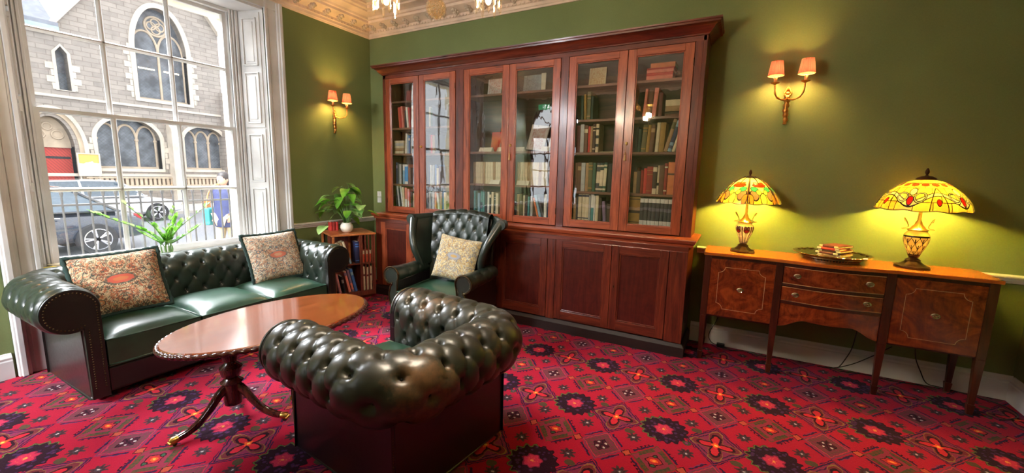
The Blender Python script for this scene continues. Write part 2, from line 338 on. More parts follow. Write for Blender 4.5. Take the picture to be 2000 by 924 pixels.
def fabric_mats():
    def morris(name, ground, cols, seed):
        m, t, b = base_mat(name); v = coords(t, loc=(seed, seed*.7, 0)); x, y, z = xyz(t, coords(t))
        cb = t.nodes.new('ShaderNodeCombineXYZ'); t.links.new((x.abs()).s, cb.inputs[0]); t.links.new(z.s, cb.inputs[1]); cb.inputs[2].default_value = seed
        u = cb.outputs[0]
        def vine(scale, w, dist=4.0, off=.5):
            n = noise(t, u, scale, 2, .5, dist); return (n-off).abs().lt(w)
        c = ground
        n0 = noise(t, u, 14, 3, .6, 2); c = mixc(t, n0.gt(.52)*.75, c, cols[0]); c = mixc(t, n0.lt(.42)*.8, c, cols[4])
        c = mixc(t, vine(9, .024, 3), c, cols[2]); c = mixc(t, vine(11, .028, 3, .45), c, cols[3]); c = mixc(t, vine(13, .026, 3, .55), c, cols[1]); c = mixc(t, vine(18, .026, 3, .42)*.9, c, cols[4])
        d = vor(t, u, 9); c = mixc(t, d.lt(.16)*.85, c, cols[5]); c = mixc(t, d.band(.16, .20), c, cols[1]); c = mixc(t, d.lt(.07), c, ground)
        q = hyp(x/.085, (z-.235)/.036)+n0*.5; c = mixc(t, q.lt(1.3)*.7, c, cols[1]); c = mixc(t, q.lt(1.1), c, cols[6]); c = mixc(t, q.lt(.65), c, cols[0])
        c = mixc(t, 1.0, c, (.72, .70, .66, 1), 'MULTIPLY'); setp(t, b, col=c, rough=.9, sheen=.1); bump(t, b, noise(t, u, 220, 2), .3, .002); return m
    M['floral_rust'] = morris('rust_and_cream_floral_cloth', srgb(206, 184, 150), [srgb(202, 120, 76), srgb(74, 76, 72), srgb(226, 212, 180), srgb(166, 88, 60), srgb(88, 84, 66), srgb(196, 140, 96), srgb(206, 96, 74)], 3.1)
    M['floral_pale'] = morris('pale_pink_and_blue_floral_cloth', srgb(222, 208, 186), [srgb(206, 160, 128), srgb(108, 116, 124), srgb(232, 224, 206), srgb(182, 120, 92), srgb(120, 124, 116), srgb(206, 162, 130), srgb(212, 124, 100)], 8.7)
    M['floral_gold'] = morris('ochre_and_grey_floral_cloth', srgb(216, 198, 150), [srgb(196, 160, 98), srgb(142, 140, 138), srgb(230, 220, 184), srgb(170, 134, 84), srgb(150, 150, 150), srgb(206, 170, 110), srgb(160, 164, 176)], 5.3)
    M['fringe'] = plain('dark_green_fringe', srgb(26, 48, 44), .9, ns=120)

def tiffany_mats():
    def glass(name, build, tr=.62, dark=.20):
        m = bpy.data.materials.new(name); m.use_nodes = True; t = m.node_tree; t.nodes.clear()
        v = coords(t); x, y, z = xyz(t, v); c = mixc(t, 1.0, build(t, v, x, y, z), (dark, dark, dark, 1), 'MULTIPLY')
        o = t.nodes.new('ShaderNodeOutputMaterial'); a = t.nodes.new('ShaderNodeBsdfTranslucent'); d = t.nodes.new('ShaderNodeBsdfDiffuse'); g = t.nodes.new('ShaderNodeBsdfGlossy'); g.inputs['Roughness'].default_value = .18
        m1 = t.nodes.new('ShaderNodeMixShader'); m2 = t.nodes.new('ShaderNodeMixShader'); m1.inputs[0].default_value = 1-tr
        t.links.new(c, a.inputs[0]); t.links.new(c, d.inputs[0]); t.links.new(a.outputs[0], m1.inputs[1]); t.links.new(d.outputs[0], m1.inputs[2]); t.links.new(schlick(t).s, m2.inputs[0]); t.links.new(m1.outputs[0], m2.inputs[1]); t.links.new(g.outputs[0], m2.inputs[2]); t.links.new(m2.outputs[0], o.inputs[0]); M[name] = m
    LEAD = srgb(30, 20, 12)
    def rep(th, n, off=0.0):   # angle folded into n repeats, result -pi/n .. pi/n
        return (((th/(2*pi/n)+off)._m('FLOORED_MODULO', 1.0))-.5)*(2*pi/n)
    # local frames: z is height above the lamp's foot
    def shade_flower(t, v, x, y, z):
        th = y.atan2(x); r = hyp(x, y); a = rep(th, 6); s = (r/.24)       # s 0 top .. 1 rim
        c = mixc(t, noise(t, v, 12, 2).gt(.55)*.5, srgb(250, 226, 150), srgb(240, 196, 96))
        arc = a*r
        def blob(cx, cs, rx, rs): return hyp((arc.abs()-cx)/rx, (s-cs)/rs)
        def lead(cond_edge, col, q):
            nonlocal c
            c = mixc(t, q.lt(1.0), c, col); c = mixc(t, q.band(.94, 1.1), c, LEAD)
        # rim band of olive, green and mauve pieces
        b2 = rep(th, 24)*r; low = s.gt(.80); cellv = vor(t, v, 26)
        c = mixc(t, low*.9, c, srgb(226, 196, 70))
        q = blob(.062, .86, .030, .10); lead(0, srgb(150, 120, 100), q)
        q = blob(.0, .93, .024, .10); lead(0, srgb(240, 226, 110), q)
        q = blob(.050, .72, .026, .07); lead(0, srgb(60, 160, 120), q)
        q = blob(.026, .80, .018, .06); lead(0, srgb(180, 200, 90), q)
        q = blob(.0, .60, .050, .065); lead(0, srgb(226, 50, 16), q)
        q = blob(.022, .53, .018, .05); lead(0, srgb(232, 64, 20), q)
        q = blob(.095, .93, .02, .08); lead(0, srgb(236, 150, 60), q)
        c = mixc(t, (arc.abs()-.003-0).lt(.0012)*s.lt(.55), c, LEAD)
        e = (a.abs()-(pi/6-.045)).gt(0)*s.lt(.85); c = mixc(t, e, c, srgb(120, 84, 50)); c = mixc(t, (a.abs()-(pi/6-.05)).abs().lt(.006), c, LEAD)
        c = mixc(t, (s-.36).abs().lt(.006), c, LEAD); return c
    glass('tiffany_flower_glass', shade_flower)
    def shade_gold(t, v, x, y, z):
        th = y.atan2(x); r = hyp(x, y); s = r/.25
        row = (s*9).floor(); odd = (row*.5).fract(); a16 = (th/(2*pi/16)+odd).fract()
        c = mixc(t, noise(t, v, 9, 2).gt(.5)*.6, srgb(250, 204, 92), srgb(238, 178, 60))
        c = mixc(t, ((s*6.5).fract()).lt(.05), c, LEAD); c = mixc(t, (((th/(2*pi/16)+(((s*6.5).floor())*.5).fract())._m('FLOORED_MODULO', 1.0))).lt(.035), c, LEAD)
        band = s.band(.42, .47); c = mixc(t, band, c, srgb(150, 60, 30))
        a = rep(th, 16)*r; q = hyp(a/.018, (s-.51)/.05); c = mixc(t, q.lt(1.0), c, srgb(200, 60, 20)); c = mixc(t, q.band(.9, 1.1), c, LEAD)
        a6 = rep(th, 5, .2); arc = a6*r; A = arc.abs()
        wave = ((a6*5).cos()*.085+.86); d = (s-wave).abs(); c = mixc(t, (s-wave).gt(.05)*.0, c, LEAD)
        c = mixc(t, d.lt(.034), c, srgb(206, 200, 170)); c = mixc(t, (d-.036).abs().lt(.007), c, LEAD)
        q = hyp((A-.045)/.030, (s-.84)/.10); c = mixc(t, q.band(.78, 1.0), c, srgb(196, 206, 186)); c = mixc(t, (q-1.0).abs().lt(.06), c, LEAD); c = mixc(t, (q-.77).abs().lt(.06), c, LEAD)
        q = hyp(arc/.018, (s-.72)/.09); c = mixc(t, q.lt(1.0), c, srgb(240, 226, 180)); c = mixc(t, q.band(.88, 1.08), c, LEAD)
        q = hyp(arc/.016, (s-.90)/.07); c = mixc(t, q.lt(1.0), c, srgb(214, 16, 10)); c = mixc(t, q.band(.9, 1.1), c, LEAD)
        b5 = rep(th, 5, .7)*r; q = hyp(b5/.012, (s-.92)/.045); c = mixc(t, q.lt(1.0), c, srgb(206, 30, 16)); c = mixc(t, q.band(.9, 1.15), c, LEAD)
        c = mixc(t, (b5.abs()-(s-.6)*.12).abs().lt(.0022)*s.gt(.62), c, LEAD); return c
    glass('tiffany_gold_glass', shade_gold)
    def urn_purple(t, v, x, y, z):
        th = y.atan2(x); a = rep(th, 6, .25); c = mixc(t, noise(t, v, 18, 2).gt(.5), srgb(206, 180, 176), srgb(176, 150, 150))
        c = mixc(t, ((a.abs()*6)-(z-.08)*9).abs().lt(.16), c, LEAD); c = mixc(t, a.abs().gt(pi/6-.06), c, srgb(40, 26, 30))
        q = hyp(a/.30, (z-.185)/.018); c = mixc(t, q.lt(1), c, srgb(110, 20, 30)); c = mixc(t, q.band(.9, 1.2), c, LEAD)
        q = hyp((a.abs()-.16)/.14, (z-.205)/.014); c = mixc(t, q.lt(1), c, srgb(96, 60, 66)); c = mixc(t, q.band(.85, 1.2), c, LEAD)
        c = mixc(t, z.gt(.222), c, srgb(236, 214, 150)); return c
    glass('tiffany_urn_mauve', urn_purple, .4, .6)
    def urn_gold(t, v, x, y, z):
        th = y.atan2(x); row = ((z-.08)/.042); c = mixc(t, noise(t, v, 18, 2).gt(.5), srgb(226, 190, 140), srgb(200, 160, 116))
        odd = (row.floor()*.5).fract(); a = (((th/(2*pi/10))+odd)._m('FLOORED_MODULO', 1.0)-.5).abs(); f = row.fract()
        c = mixc(t, (f*.5+a-.62).abs().lt(.05), c, LEAD); c = mixc(t, (a-.5+.03).abs().lt(.035), c, LEAD); c = mixc(t, (z-.222).abs().lt(.004), c, LEAD)
        c = mixc(t, z.gt(.225), c, srgb(246, 214, 120)); c = mixc(t, (f-.5).abs().lt(.05)*z.gt(.225), c, LEAD); return c
    glass('tiffany_urn_gold', urn_gold, .4, .6)
materials()

# ------------------------------------------------------------------ mesh helpers
class MB:
    def __init__(s): s.v = []; s.f = []; s.m = []; s.mi = 0
    def add(s, vs, fs):
        o = len(s.v); s.v += [tuple(v) for v in vs]; s.f += [tuple(i+o for i in f) for f in fs]; s.m += [s.mi]*len(fs); return s
    def mark(s): return len(s.v)
    def tf(s, M4, a=0):
        for i in range(a, len(s.v)): s.v[i] = tuple(M4 @ Vector(s.v[i]))
        return s
    def box(s, x0, x1, y0, y1, z0, z1):
        return s.add([(x0, y0, z0), (x1, y0, z0), (x1, y1, z0), (x0, y1, z0), (x0, y0, z1), (x1, y0, z1), (x1, y1, z1), (x0, y1, z1)],
                     [(0, 3, 2, 1), (4, 5, 6, 7), (0, 1, 5, 4), (1, 2, 6, 5), (2, 3, 7, 6), (3, 0, 4, 7)])
    def taper(s, x0, x1, y0, y1, z0, z1, k):      # box whose bottom is scaled by k
        cx, cy, hx, hy = (x0+x1)/2, (y0+y1)/2, (x1-x0)/2, (y1-y0)/2
        return s.add([(cx+a*hx*q, cy+b*hy*q, z) for z, q in ((z0, k), (z1, 1)) for a, b in ((-1, -1), (1, -1), (1, 1), (-1, 1))],
                     [(0, 3, 2, 1), (4, 5, 6, 7), (0, 1, 5, 4), (1, 2, 6, 5), (2, 3, 7, 6), (3, 0, 4, 7)])
    def prism(s, poly, ax, a0, a1, holes=()):
        """2D polygon (with holes) in the two axes other than ax, extruded from a0 to a1"""
        def P(p, a): return (a, p[0], p[1]) if ax == 'x' else ((p[0], a, p[1]) if ax == 'y' else (p[0], p[1], a))
        loops = [list(poly)]+[list(h) for h in holes]; flat = [p for l in loops for p in l]; n = len(flat)
        tris = tessellate_polygon([[Vector((p[0], p[1], 0)) for p in l] for l in loops])
        vs = [P(p, a0) for p in flat]+[P(p, a1) for p in flat]; fs = [tuple(t) for t in tris]+[tuple(i+n for i in reversed(t)) for t in tris]
        k = 0
        for l in loops:
            m = len(l)
            for i in range(m): j = (i+1) % m; fs.append((k+i, k+j, n+k+j, n+k+i))
            k += m
        return s.add(vs, fs)
    def lathe(s, prof, c=(0, 0, 0), n=24, cap=True):
        vs = []; fs = []; m = len(prof)
        for r, z in prof:
            for i in range(n): a = 2*pi*i/n; vs.append((c[0]+r*cos(a), c[1]+r*sin(a), c[2]+z))
        for j in range(m-1):
            for i in range(n): k = (i+1) % n; fs.append((j*n+i, j*n+k, (j+1)*n+k, (j+1)*n+i))
        if cap:
            if prof[0][0] > 1e-6: fs.append(tuple(reversed(range(n))))
            if prof[-1][0] > 1e-6: fs.append(tuple((m-1)*n+i for i in range(n)))
        return s.add(vs, fs)
    def tube(s, pts, r, n=8, caps=True, closed=False, flat=1.0):
        pts = [Vector(p) for p in pts]; N = len(pts); vs = []; fs = []; up = None
        for i, p in enumerate(pts):
            if closed: d = pts[(i+1) % N]-pts[i-1]
            else: d = pts[min(i+1, N-1)]-pts[max(i-1, 0)]
            d = d.normalized() if d.length > 1e-9 else Vector((0, 0, 1))
            if up is None: up = d.orthogonal().normalized() if abs(d.z) > .9 else Vector((0, 0, 1)).cross(d).cross(d).normalized()
            up = (up-d*up.dot(d)); up = up.normalized() if up.length > 1e-6 else d.orthogonal().normalized()
            w = d.cross(up); rr = r[i] if isinstance(r, (list, tuple)) else r
            for k in range(n): a = 2*pi*k/n; vs.append(p+up*cos(a)*rr+w*sin(a)*rr*flat)
        R = N if closed else N-1
        for i in range(R):
            j = (i+1) % N
            for k in range(n): l = (k+1) % n; fs.append((i*n+k, i*n+l, j*n+l, j*n+k))
        if caps and not closed: fs += [tuple(reversed(range(n))), tuple((N-1)*n+k for k in range(n))]
        return s.add(vs, fs)
    def grid(s, fn, nu, nv, cu=False, cv=False, flip=False):
        vs = [fn(i/(nu if cu else nu-1), j/(nv if cv else nv-1)) for i in range(nu) for j in range(nv)]; fs = []
        for i in range(nu if cu else nu-1):
            for j in range(nv if cv else nv-1):
                a, b = i*nv+j, ((i+1) % nu)*nv+j; c, d = ((i+1) % nu)*nv+(j+1) % nv, i*nv+(j+1) % nv
                fs.append((a, d, c, b) if flip else (a, b, c, d))
        return s.add(vs, fs)
    def ball(s, c, r, n=12, sc=(1, 1, 1)):
        m = max(4, n//2); prof = [(r*sin(pi*j/m), -r*cos(pi*j/m)) for j in range(m+1)]; k = s.mark()
        s.lathe([(max(a, 1e-5), b) for a, b in prof], (0, 0, 0), n, False)
        for i in range(k, len(s.v)): v = s.v[i]; s.v[i] = (c[0]+v[0]*sc[0], c[1]+v[1]*sc[1], c[2]+v[2]*sc[2])
        return s
    def strip(s, prof, path, closed=False):
        """sweep a 2D profile (out, up) along a horizontal path with mitred corners; out is to the right of travel"""
        N = len(path); m = len(prof); vs = []; fs = []
        for i in range(N):
            p = Vector(path[i][:2]); z = path[i][2] if len(path[i]) > 2 else 0
            a = (Vector(path[i][:2])-Vector(path[i-1][:2])) if (i > 0 or closed) else None
            b = (Vector(path[(i+1) % N][:2])-Vector(path[i][:2])) if (i < N-1 or closed) else None
            a = a.normalized() if a else None; b = b.normalized() if b else None
            na = Vector((a.y, -a.x)) if a else None; nb = Vector((b.y, -b.x)) if b else None
            if na and nb: q = (na+nb); q = q/max(.2, q.dot(na))
            else: q = na or nb
            for o, h in prof: vs.append((p.x+q.x*o, p.y+q.y*o, z+h))
        for i in range(N if closed else N-1):
            for k in range(m-1):
                j = (i+1) % N; fs.append((i*m+k, j*m+k, j*m+k+1, i*m+k+1))
        if not closed: fs += [tuple(range(m)), tuple(reversed([(N-1)*m+k for k in range(m)]))]
        return s.add(vs, fs)
def build(name, mb, mats, parent=None, smooth=None, bevel=0, seg=2, world=False):
    me = bpy.data.meshes.new(name); v = mb.v
    if world and parent is not None:
        r = parent
        while r.parent: r = r.parent
        L = r.location; v = [(a[0]-L.x, a[1]-L.y, a[2]-L.z) for a in v]
    me.from_pydata(v, [], mb.f)
    mats = mats if isinstance(mats, (list, tuple)) else [mats]
    for mt in mats: me.materials.append(M[mt] if isinstance(mt, str) else mt)
    if any(mb.m): me.polygons.foreach_set('material_index', mb.m)
    me.validate(); me.update()
    if smooth is not None:
        me.polygons.foreach_set('use_smooth', [True]*len(me.polygons)); me.set_sharp_from_angle(angle=radians(smooth))
    o = bpy.data.objects.new(name, me); COL.objects.link(o)
    if parent is not None: o.parent = parent
    if bevel:
        b = o.modifiers.new('bevel', 'BEVEL'); b.width = bevel; b.segments = seg; b.limit_method = 'ANGLE'; b.angle_limit = radians(40)
    return o
def tag(o, label=None, cat=None, group=None, kind=None):
    if label: o['label'] = label
    if cat: o['category'] = cat
    if group: o['group'] = group
    if kind: o['kind'] = kind
    return o
def empty(name, loc, rz=0, label=None, cat=None, group=None):
    o = bpy.data.objects.new(name, None); COL.objects.link(o); o.location = loc; o.rotation_euler = (0, 0, rz); o.empty_display_size = .1
    return tag(o, label, cat, group)
def struct(name, mb, mats, **k): return tag(build(name, mb, mats, **k), kind='structure')
def copy_tree(o, parent=None):
    c = o.copy(); COL.objects.link(c); c.parent = parent
    for ch in list(o.children): copy_tree(ch, c)
    return c
def arc(cx, cy, r, a0, a1, n, ry=None):
    ry = r if ry is None else ry
    return [(cx+r*cos(radians(a0+(a1-a0)*i/n)), cy+ry*sin(radians(a0+(a1-a0)*i/n))) for i in range(n+1)]
def lerp(a, b, t): return a+(b-a)*t
def smooth01(t): t = max(0, min(1, t)); return t*t*(3-2*t)
def catmull(P, n):
    P = [Vector(p) for p in P]; out = []
    for i in range(len(P)-1):
        a, b, c, d = P[max(i-1, 0)], P[i], P[i+1], P[min(i+2, len(P)-1)]
        for k in range(n): t = k/n; out.append(.5*((2*b)+(c-a)*t+(2*a-5*b+4*c-d)*t*t+(3*b-a-3*c+d)*t**3))
    return out+[P[-1]]

# ------------------------------------------------------------------ the room
RX, FY, CZ = 6.222, -5.3, 3.46          # right wall, front wall, ceiling
WY0, WY1, WZ0, WZ1 = -3.16, -1.40, .69, 3.10
def room():
    struct('floor', MB().box(-.0, RX, FY, 0, -.12, 0), 'carpet')
    struct('ceiling', MB().box(-.5, RX+.2, FY-.2, .2, CZ, CZ+.1), 'plaster')
    struct('wall_back', MB().box(-.5, RX+.2, 0, .2, -.1, CZ), 'wall')
    struct('wall_right', MB().box(RX, RX+.2, FY-.2, 0, -.1, CZ), 'wall')
    # window wall with its deep opening (apron below the sill stays)
    struct('wall_window', MB().prism([(FY-.2, -.1), (.0, -.1), (.0, CZ), (FY-.2, CZ)], 'x', -.5, 0, [[(WY0, WZ0-.02), (WY1, WZ0-.02), (WY1, 3.2), (WY0, 3.2)]]), ['wall'])
    # front wall behind the camera, with a round-headed window
    ac, ar, az, ab = .63, .56, 2.56, .85
    hole = [(ac-ar, ab), (ac+ar, ab)]+arc(ac, az, ar, 0, 180, 20)
    struct('wall_front', MB().prism([(-.5, -.1), (RX+.2, -.1), (RX+.2, CZ), (-.5, CZ)], 'y', FY-.25, FY, [hole]), 'wall')
    w = empty('window_2', (ac, FY, 0)); w['kind'] = 'structure'
    g = MB()
    Y0, Y1 = FY-.16, FY-.11
    g.prism([(ac-ar, ab), (ac+ar, ab)]+arc(ac, az, ar, 0, 180, 20), 'y', Y0, Y1, [[(ac-ar+.05, ab+.05), (ac+ar-.05, ab+.05)]+arc(ac, az, ar-.05, 0, 180, 20)])
    g.box(ac-ar, ac+ar, Y0, Y1, az-.02, az+.03)
    for k in range(1, 5):
        a = radians(36*k); g.tube([(ac+.16*cos(a), (Y0+Y1)/2, az+.16*sin(a)), (ac+(ar-.03)*cos(a), (Y0+Y1)/2, az+(ar-.03)*sin(a))], .013, 6)
    g.tube([(x, (Y0+Y1)/2, z) for x, z in arc(ac, az+.01, .16, 0, 180, 14)], .013, 6)
    g.box(ac-ar, ac+ar, Y0-.01, Y1+.01, 2.36, 2.56)
    for x in (-.17, .17): g.box(ac+x-.014, ac+x+.014, Y0+.01, Y1-.01, ab, 2.4)
    for z in (1.25, 1.62, 2.0): g.box(ac-ar, ac+ar, Y0+.01, Y1-.01, z-.014, z+.014)
    build('window_frame', g, 'tabledark', w, world=True)
    build('glass_pane', MB().box(ac-ar+.01, ac+ar-.01, (Y0+Y1)/2-.002, (Y0+Y1)/2+.002, ab+.02, az+ar*.0+.02), 'window_glass', w, world=True)
    build('glass_pane', MB().prism([(ac-ar+.01, az+.02)]+[(x, z) for x, z in arc(ac, az+.02, ar-.015, 0, 180, 20)], 'y', (Y0+Y1)/2-.002, (Y0+Y1)/2+.002), 'window_glass', w, world=True)
    struct('trim_1', MB().box(ac-ar-.04, ac+ar+.04, FY-.1, FY+.05, ab-.05, ab-.01), 'white', bevel=.005)
    # skirting boards and dado rails (each length of wall its own)
    sk = [(0, 0), (.024, 0), (.024, .125), (.020, .135), (.022, .150), (.012, .165), (.006, .178), (0, .18)]
    dd = [(0, .835), (.012, .838), (.014, .852), (.022, .858), (.024, .872), (.036, .880), (.036, .889), (.014, .895), (0, .897)]
    cas0, cas1 = WY0-.20, WY1+.19
    for nm, pr, mt in (('baseboard', sk, 'white'), ('trim', dd, 'white')):
        struct(nm+'_back' if nm == 'baseboard' else 'trim_2', MB().strip(pr, [(4.12, 0), (RX, 0)]), mt)
        struct(nm+'_right' if nm == 'baseboard' else 'trim_3', MB().strip(pr, [(RX, -.024 if nm == 'baseboard' else -.036), (RX, FY)]), mt)
        struct(nm+'_window' if nm == 'baseboard' else 'trim_4', MB().strip(pr, [(0, FY), (0, cas0-.0)]), mt)
        struct(nm+'_window_far' if nm == 'baseboard' else 'trim_5', MB().strip(pr, [(0, cas1), (0, 0)]), mt)
        struct(nm+'_front' if nm == 'baseboard' else 'trim_6', MB().strip(pr, [(RX-.04, FY), (.04, FY)]), mt)
    struct('trim_7', MB().strip(dd, [(.037, 0), (.5, 0)]), 'white')
    # cornice: mouldings swept round the room, leaf brackets along its soffit
    co = [(0, 3.205), (.014, 3.205), (.020, 3.22), (.030, 3.225), (.034, 3.250), (.050, 3.262), (.058, 3.285), (.175, 3.325), (.180, 3.350), (.200, 3.356), (.215, 3.375), (.26, 3.392), (.30, 3.398), (.31, 3.412), (.345, 3.418), (.36, 3.44), (.385, 3.446), (.39, 3.46), (0, 3.46)]
    tag(build('cornice', MB().strip(co, [(0, 0), (RX, 0), (RX, FY), (0, FY)], closed=True), 'cornice', smooth=25), kind='structure').name = 'trim_8'
    lf = MB()
    def leaf(px, py, nx, ny):       # acanthus bracket hanging off the sloped soffit
        k = lf.mark()
        for (o, sd, r, h) in ((.075, 0, .022, .040), (.105, 0, .026, .046), (.135, 0, .024, .036), (.09, .024, .015, .026), (.09, -.024, .015, .026), (.125, .026, .014, .024), (.125, -.026, .014, .024)):
            z = 3.285+(o-.058)/.117*.04; lf.ball((px+nx*o-ny*sd, py+ny*o+nx*sd, z-.006), r, 8, (1, 1, h/r*.62))
    sp = .183; n = int(RX/sp)
    for i in range(n): leaf(.17+i*sp, 0, 0, -1)
    for i in range(int(-FY/sp)-1): leaf(0, -.17-i*sp, 1, 0)
    o = build('leaf_moulding', lf, 'leaf_plaster', smooth=60); o['kind'] = 'structure'; o.name = 'trim_9'
    dn = MB()
    for i in range(int(RX/.045)): dn.box(.06+i*.045, .06+i*.045+.024, -.056, -.03, 3.255, 3.277)
    for i in range(int(-FY/.045)-1): dn.box(.03, .056, -.06-i*.045-.024, -.06-i*.045, 3.255, 3.277)
    o = build('dentils', dn, 'cornice'); o['kind'] = 'structure'; o.name = 'trim_10'
room()

def window():
    """tall sash window in a splayed, shuttered opening"""
    w = empty('window_1', (0, -2.29, 0)); w['kind'] = 'structure'
    SY0, SY1, SX = -3.02, -1.575, -.30
    zt = 3.10
    fr = MB()
    # sash box: outer frame with the opening of the glazed part
    fr.prism([(SY0-.1, WZ0), (SY1+.1, WZ0), (SY1+.1, zt+.1), (SY0-.1, zt+.1)], 'x', SX-.06, SX+.0, [[(SY0, WZ0+.03), (SY1, WZ0+.03), (SY1, zt-.03), (SY0, zt-.03)]])
    for s, y in ((1, SY0), (-1, SY1)):
        for k, (a, b, x) in enumerate(((0, .018, .012), (.026, .04, .02), (.05, .075, .03))):
            y0, y1 = (y-a, y-b) if s == 1 else (y+a, y+b); fr.box(SX-.02, SX+x, min(y0, y1), max(y0, y1), WZ0, zt)
    build('window_frame', fr, 'white', w, world=True, bevel=.004)
    def sash(name, z0, z1, x, rows, rb=.045, rt=.02):
        s = MB(); s.prism([(SY0, z0), (SY1, z0), (SY1, z1), (SY0, z1)], 'x', x-.04, x, [[(SY0+.035, z0+rb), (SY1-.035, z0+rb), (SY1-.035, z1-rt), (SY0+.035, z1-rt)]])
        for y in (-2.548, -2.072): s.prism([(y-.018, x-.038), (y+.018, x-.038), (y+.018, x-.024), (y+.006, x-.002), (y-.006, x-.002), (y-.018, x-.024)], 'z', z0+.03, z1-.01)
        # prism 'z' above uses (x, y) order: swap
        s.v = s.v[:16]+[(b, a, c) for a, b, c in s.v[16:]]
        for z in rows: s.prism([(x-.038, z-.018), (x-.024, z-.018), (x-.002, z-.006), (x-.002, z+.006), (x-.024, z+.018), (x-.038, z+.018)], 'y', SY0+.02, SY1-.02)
        o = build(name, s, 'white', w, world=True)
        build('glass_pane', MB().box(x-.026, x-.022, SY0+.02, SY1-.02, z0+.03, z1-.01), 'window_glass', o, world=True)
    sash('lower_sash', WZ0+.03, 1.930, SX-.005, (1.303,), .045, .030)
    sash('upper_sash', 1.896, zt-.03, SX-.05, (2.515,), .030, .03)
    # splayed reveals with raised-and-fielded shutter panels
    for s, yi, yo in ((-1, SY0-.075, WY0), (1, SY1+.075, WY1)):
        d = Vector((0-SX, (yo-yi)*1.0, 0)); L = d.length; d.normalize(); nrm = Vector((d.y, -d.x, 0)) if s == -1 else Vector((-d.y, d.x, 0))
        def at(u, h, z): p = Vector((SX, yi, 0))+d*u-nrm*(-h); return (p.x, p.y, z)
        nr = -nrm if nrm.y*s > 0 else nrm
        def at(u, h, z): p = Vector((SX, yi, 0))+d*u+nr*h; return (p.x, p.y, z)
        def plate(mb, u0, u1, z0, z1, h0, h1):
            mb.add([at(u, h, z) for h in (h0, h1) for u, z in ((u0, z0), (u1, z0), (u1, z1), (u0, z1))], [(3, 2, 1, 0), (4, 5, 6, 7), (0, 1, 5, 4), (1, 2, 6, 5), (2, 3, 7, 6), (3, 0, 4, 7)])
        p = MB(); plate(p, .0, L, .0, 3.2, -.06, .0)
        build('window_reveal', p, 'white', w, world=True, bevel=.003)
        for z0, z1 in ((.72, 1.92), (1.94, 3.08)):
            q = MB(); plate(q, .045, L-.04, z0, z1, -.005, .012)
            sh = build('shutter', q, 'white', w, world=True, bevel=.003)
            h = (z1-z0); cuts = ((z0+.06, z0+.47*h), (z0+.47*h+.10, z1-.07))
            for a, b in cuts:
                r = MB(); ua, ub = .095, L-.09
                for (i, hh) in ((0, .018), (.022, .024)): plate(r, ua+i, ub-i, a+i, b-i, .0 if i == 0 else .010, hh)
                # moulded frame round the field
                for (u0, u1, c0, c1) in ((ua-.018, ub+.018, a-.018, a-.004), (ua-.018, ub+.018, b+.004, b+.018), (ua-.018, ua-.004, a-.018, b+.018), (ub+.004, ub+.018, a-.018, b+.018)): plate(r, u0, u1, c0, c1, .01, .026)
                build('shutter_panel', r, 'white', sh, world=True, bevel=.004)
    # head soffit, sill board and apron
    build('window_head', MB().box(SX, 0, WY0-.02, WY1+.02, zt, 3.2), 'white', w, world=True)
    build('window_sill', MB().box(SX-.0, .012, WY0-.0, WY1+.0, WZ0-.035, WZ0+.005), 'white', w, world=True, bevel=.006)
    # moulded architrave round the opening
    for i, (y0, y1, s) in enumerate(((WY0-.185, WY0, -1), (WY1, WY1+.185, 1))):
        c = MB(); o = (lambda a, b: (y1-a, y1-b) if s == -1 else (y0+a, y0+b))
        for a, b, x in ((0, .185, .020), (.0, .028, .034), (.040, .10, .028), (.120, .185, .046), (.140, .172, .062)):
            p0, p1 = sorted(o(a, b)); c.box(0, x, p0, p1, 0, 3.2)
        struct('trim_%d' % (11+i), c, 'white', bevel=.005)
    c = MB()
    for a, b, x in ((0, .0, .0),): c.box(-.01, .03, WY0-.185, WY1+.185, 3.12, 3.21)
    struct('trim_13', c, 'white', bevel=.005)
    # outside masonry reveal seen through the glass
    m = MB(); 
    m.prism([(-3.6, -.6), (-1.0, -.6), (-1.0, 5), (-3.6, 5)], 'x', -.62, -.50, [[(-3.06, .62), (-1.52, .62), (-1.52, 3.06), (-3.06, 3.06)]])
    m.box(-.52, -.36, -3.16, -3.05, .55, 3.1); m.box(-.52, -.36, -1.53, -1.42, .55, 3.1); m.box(-.52, -.36, -3.16, -1.42, 3.05, 3.14); m.box(-.62, -.36, -3.16, -1.42, .56, .655)
    struct('wall_window_outside', m, 'stucco')
window()

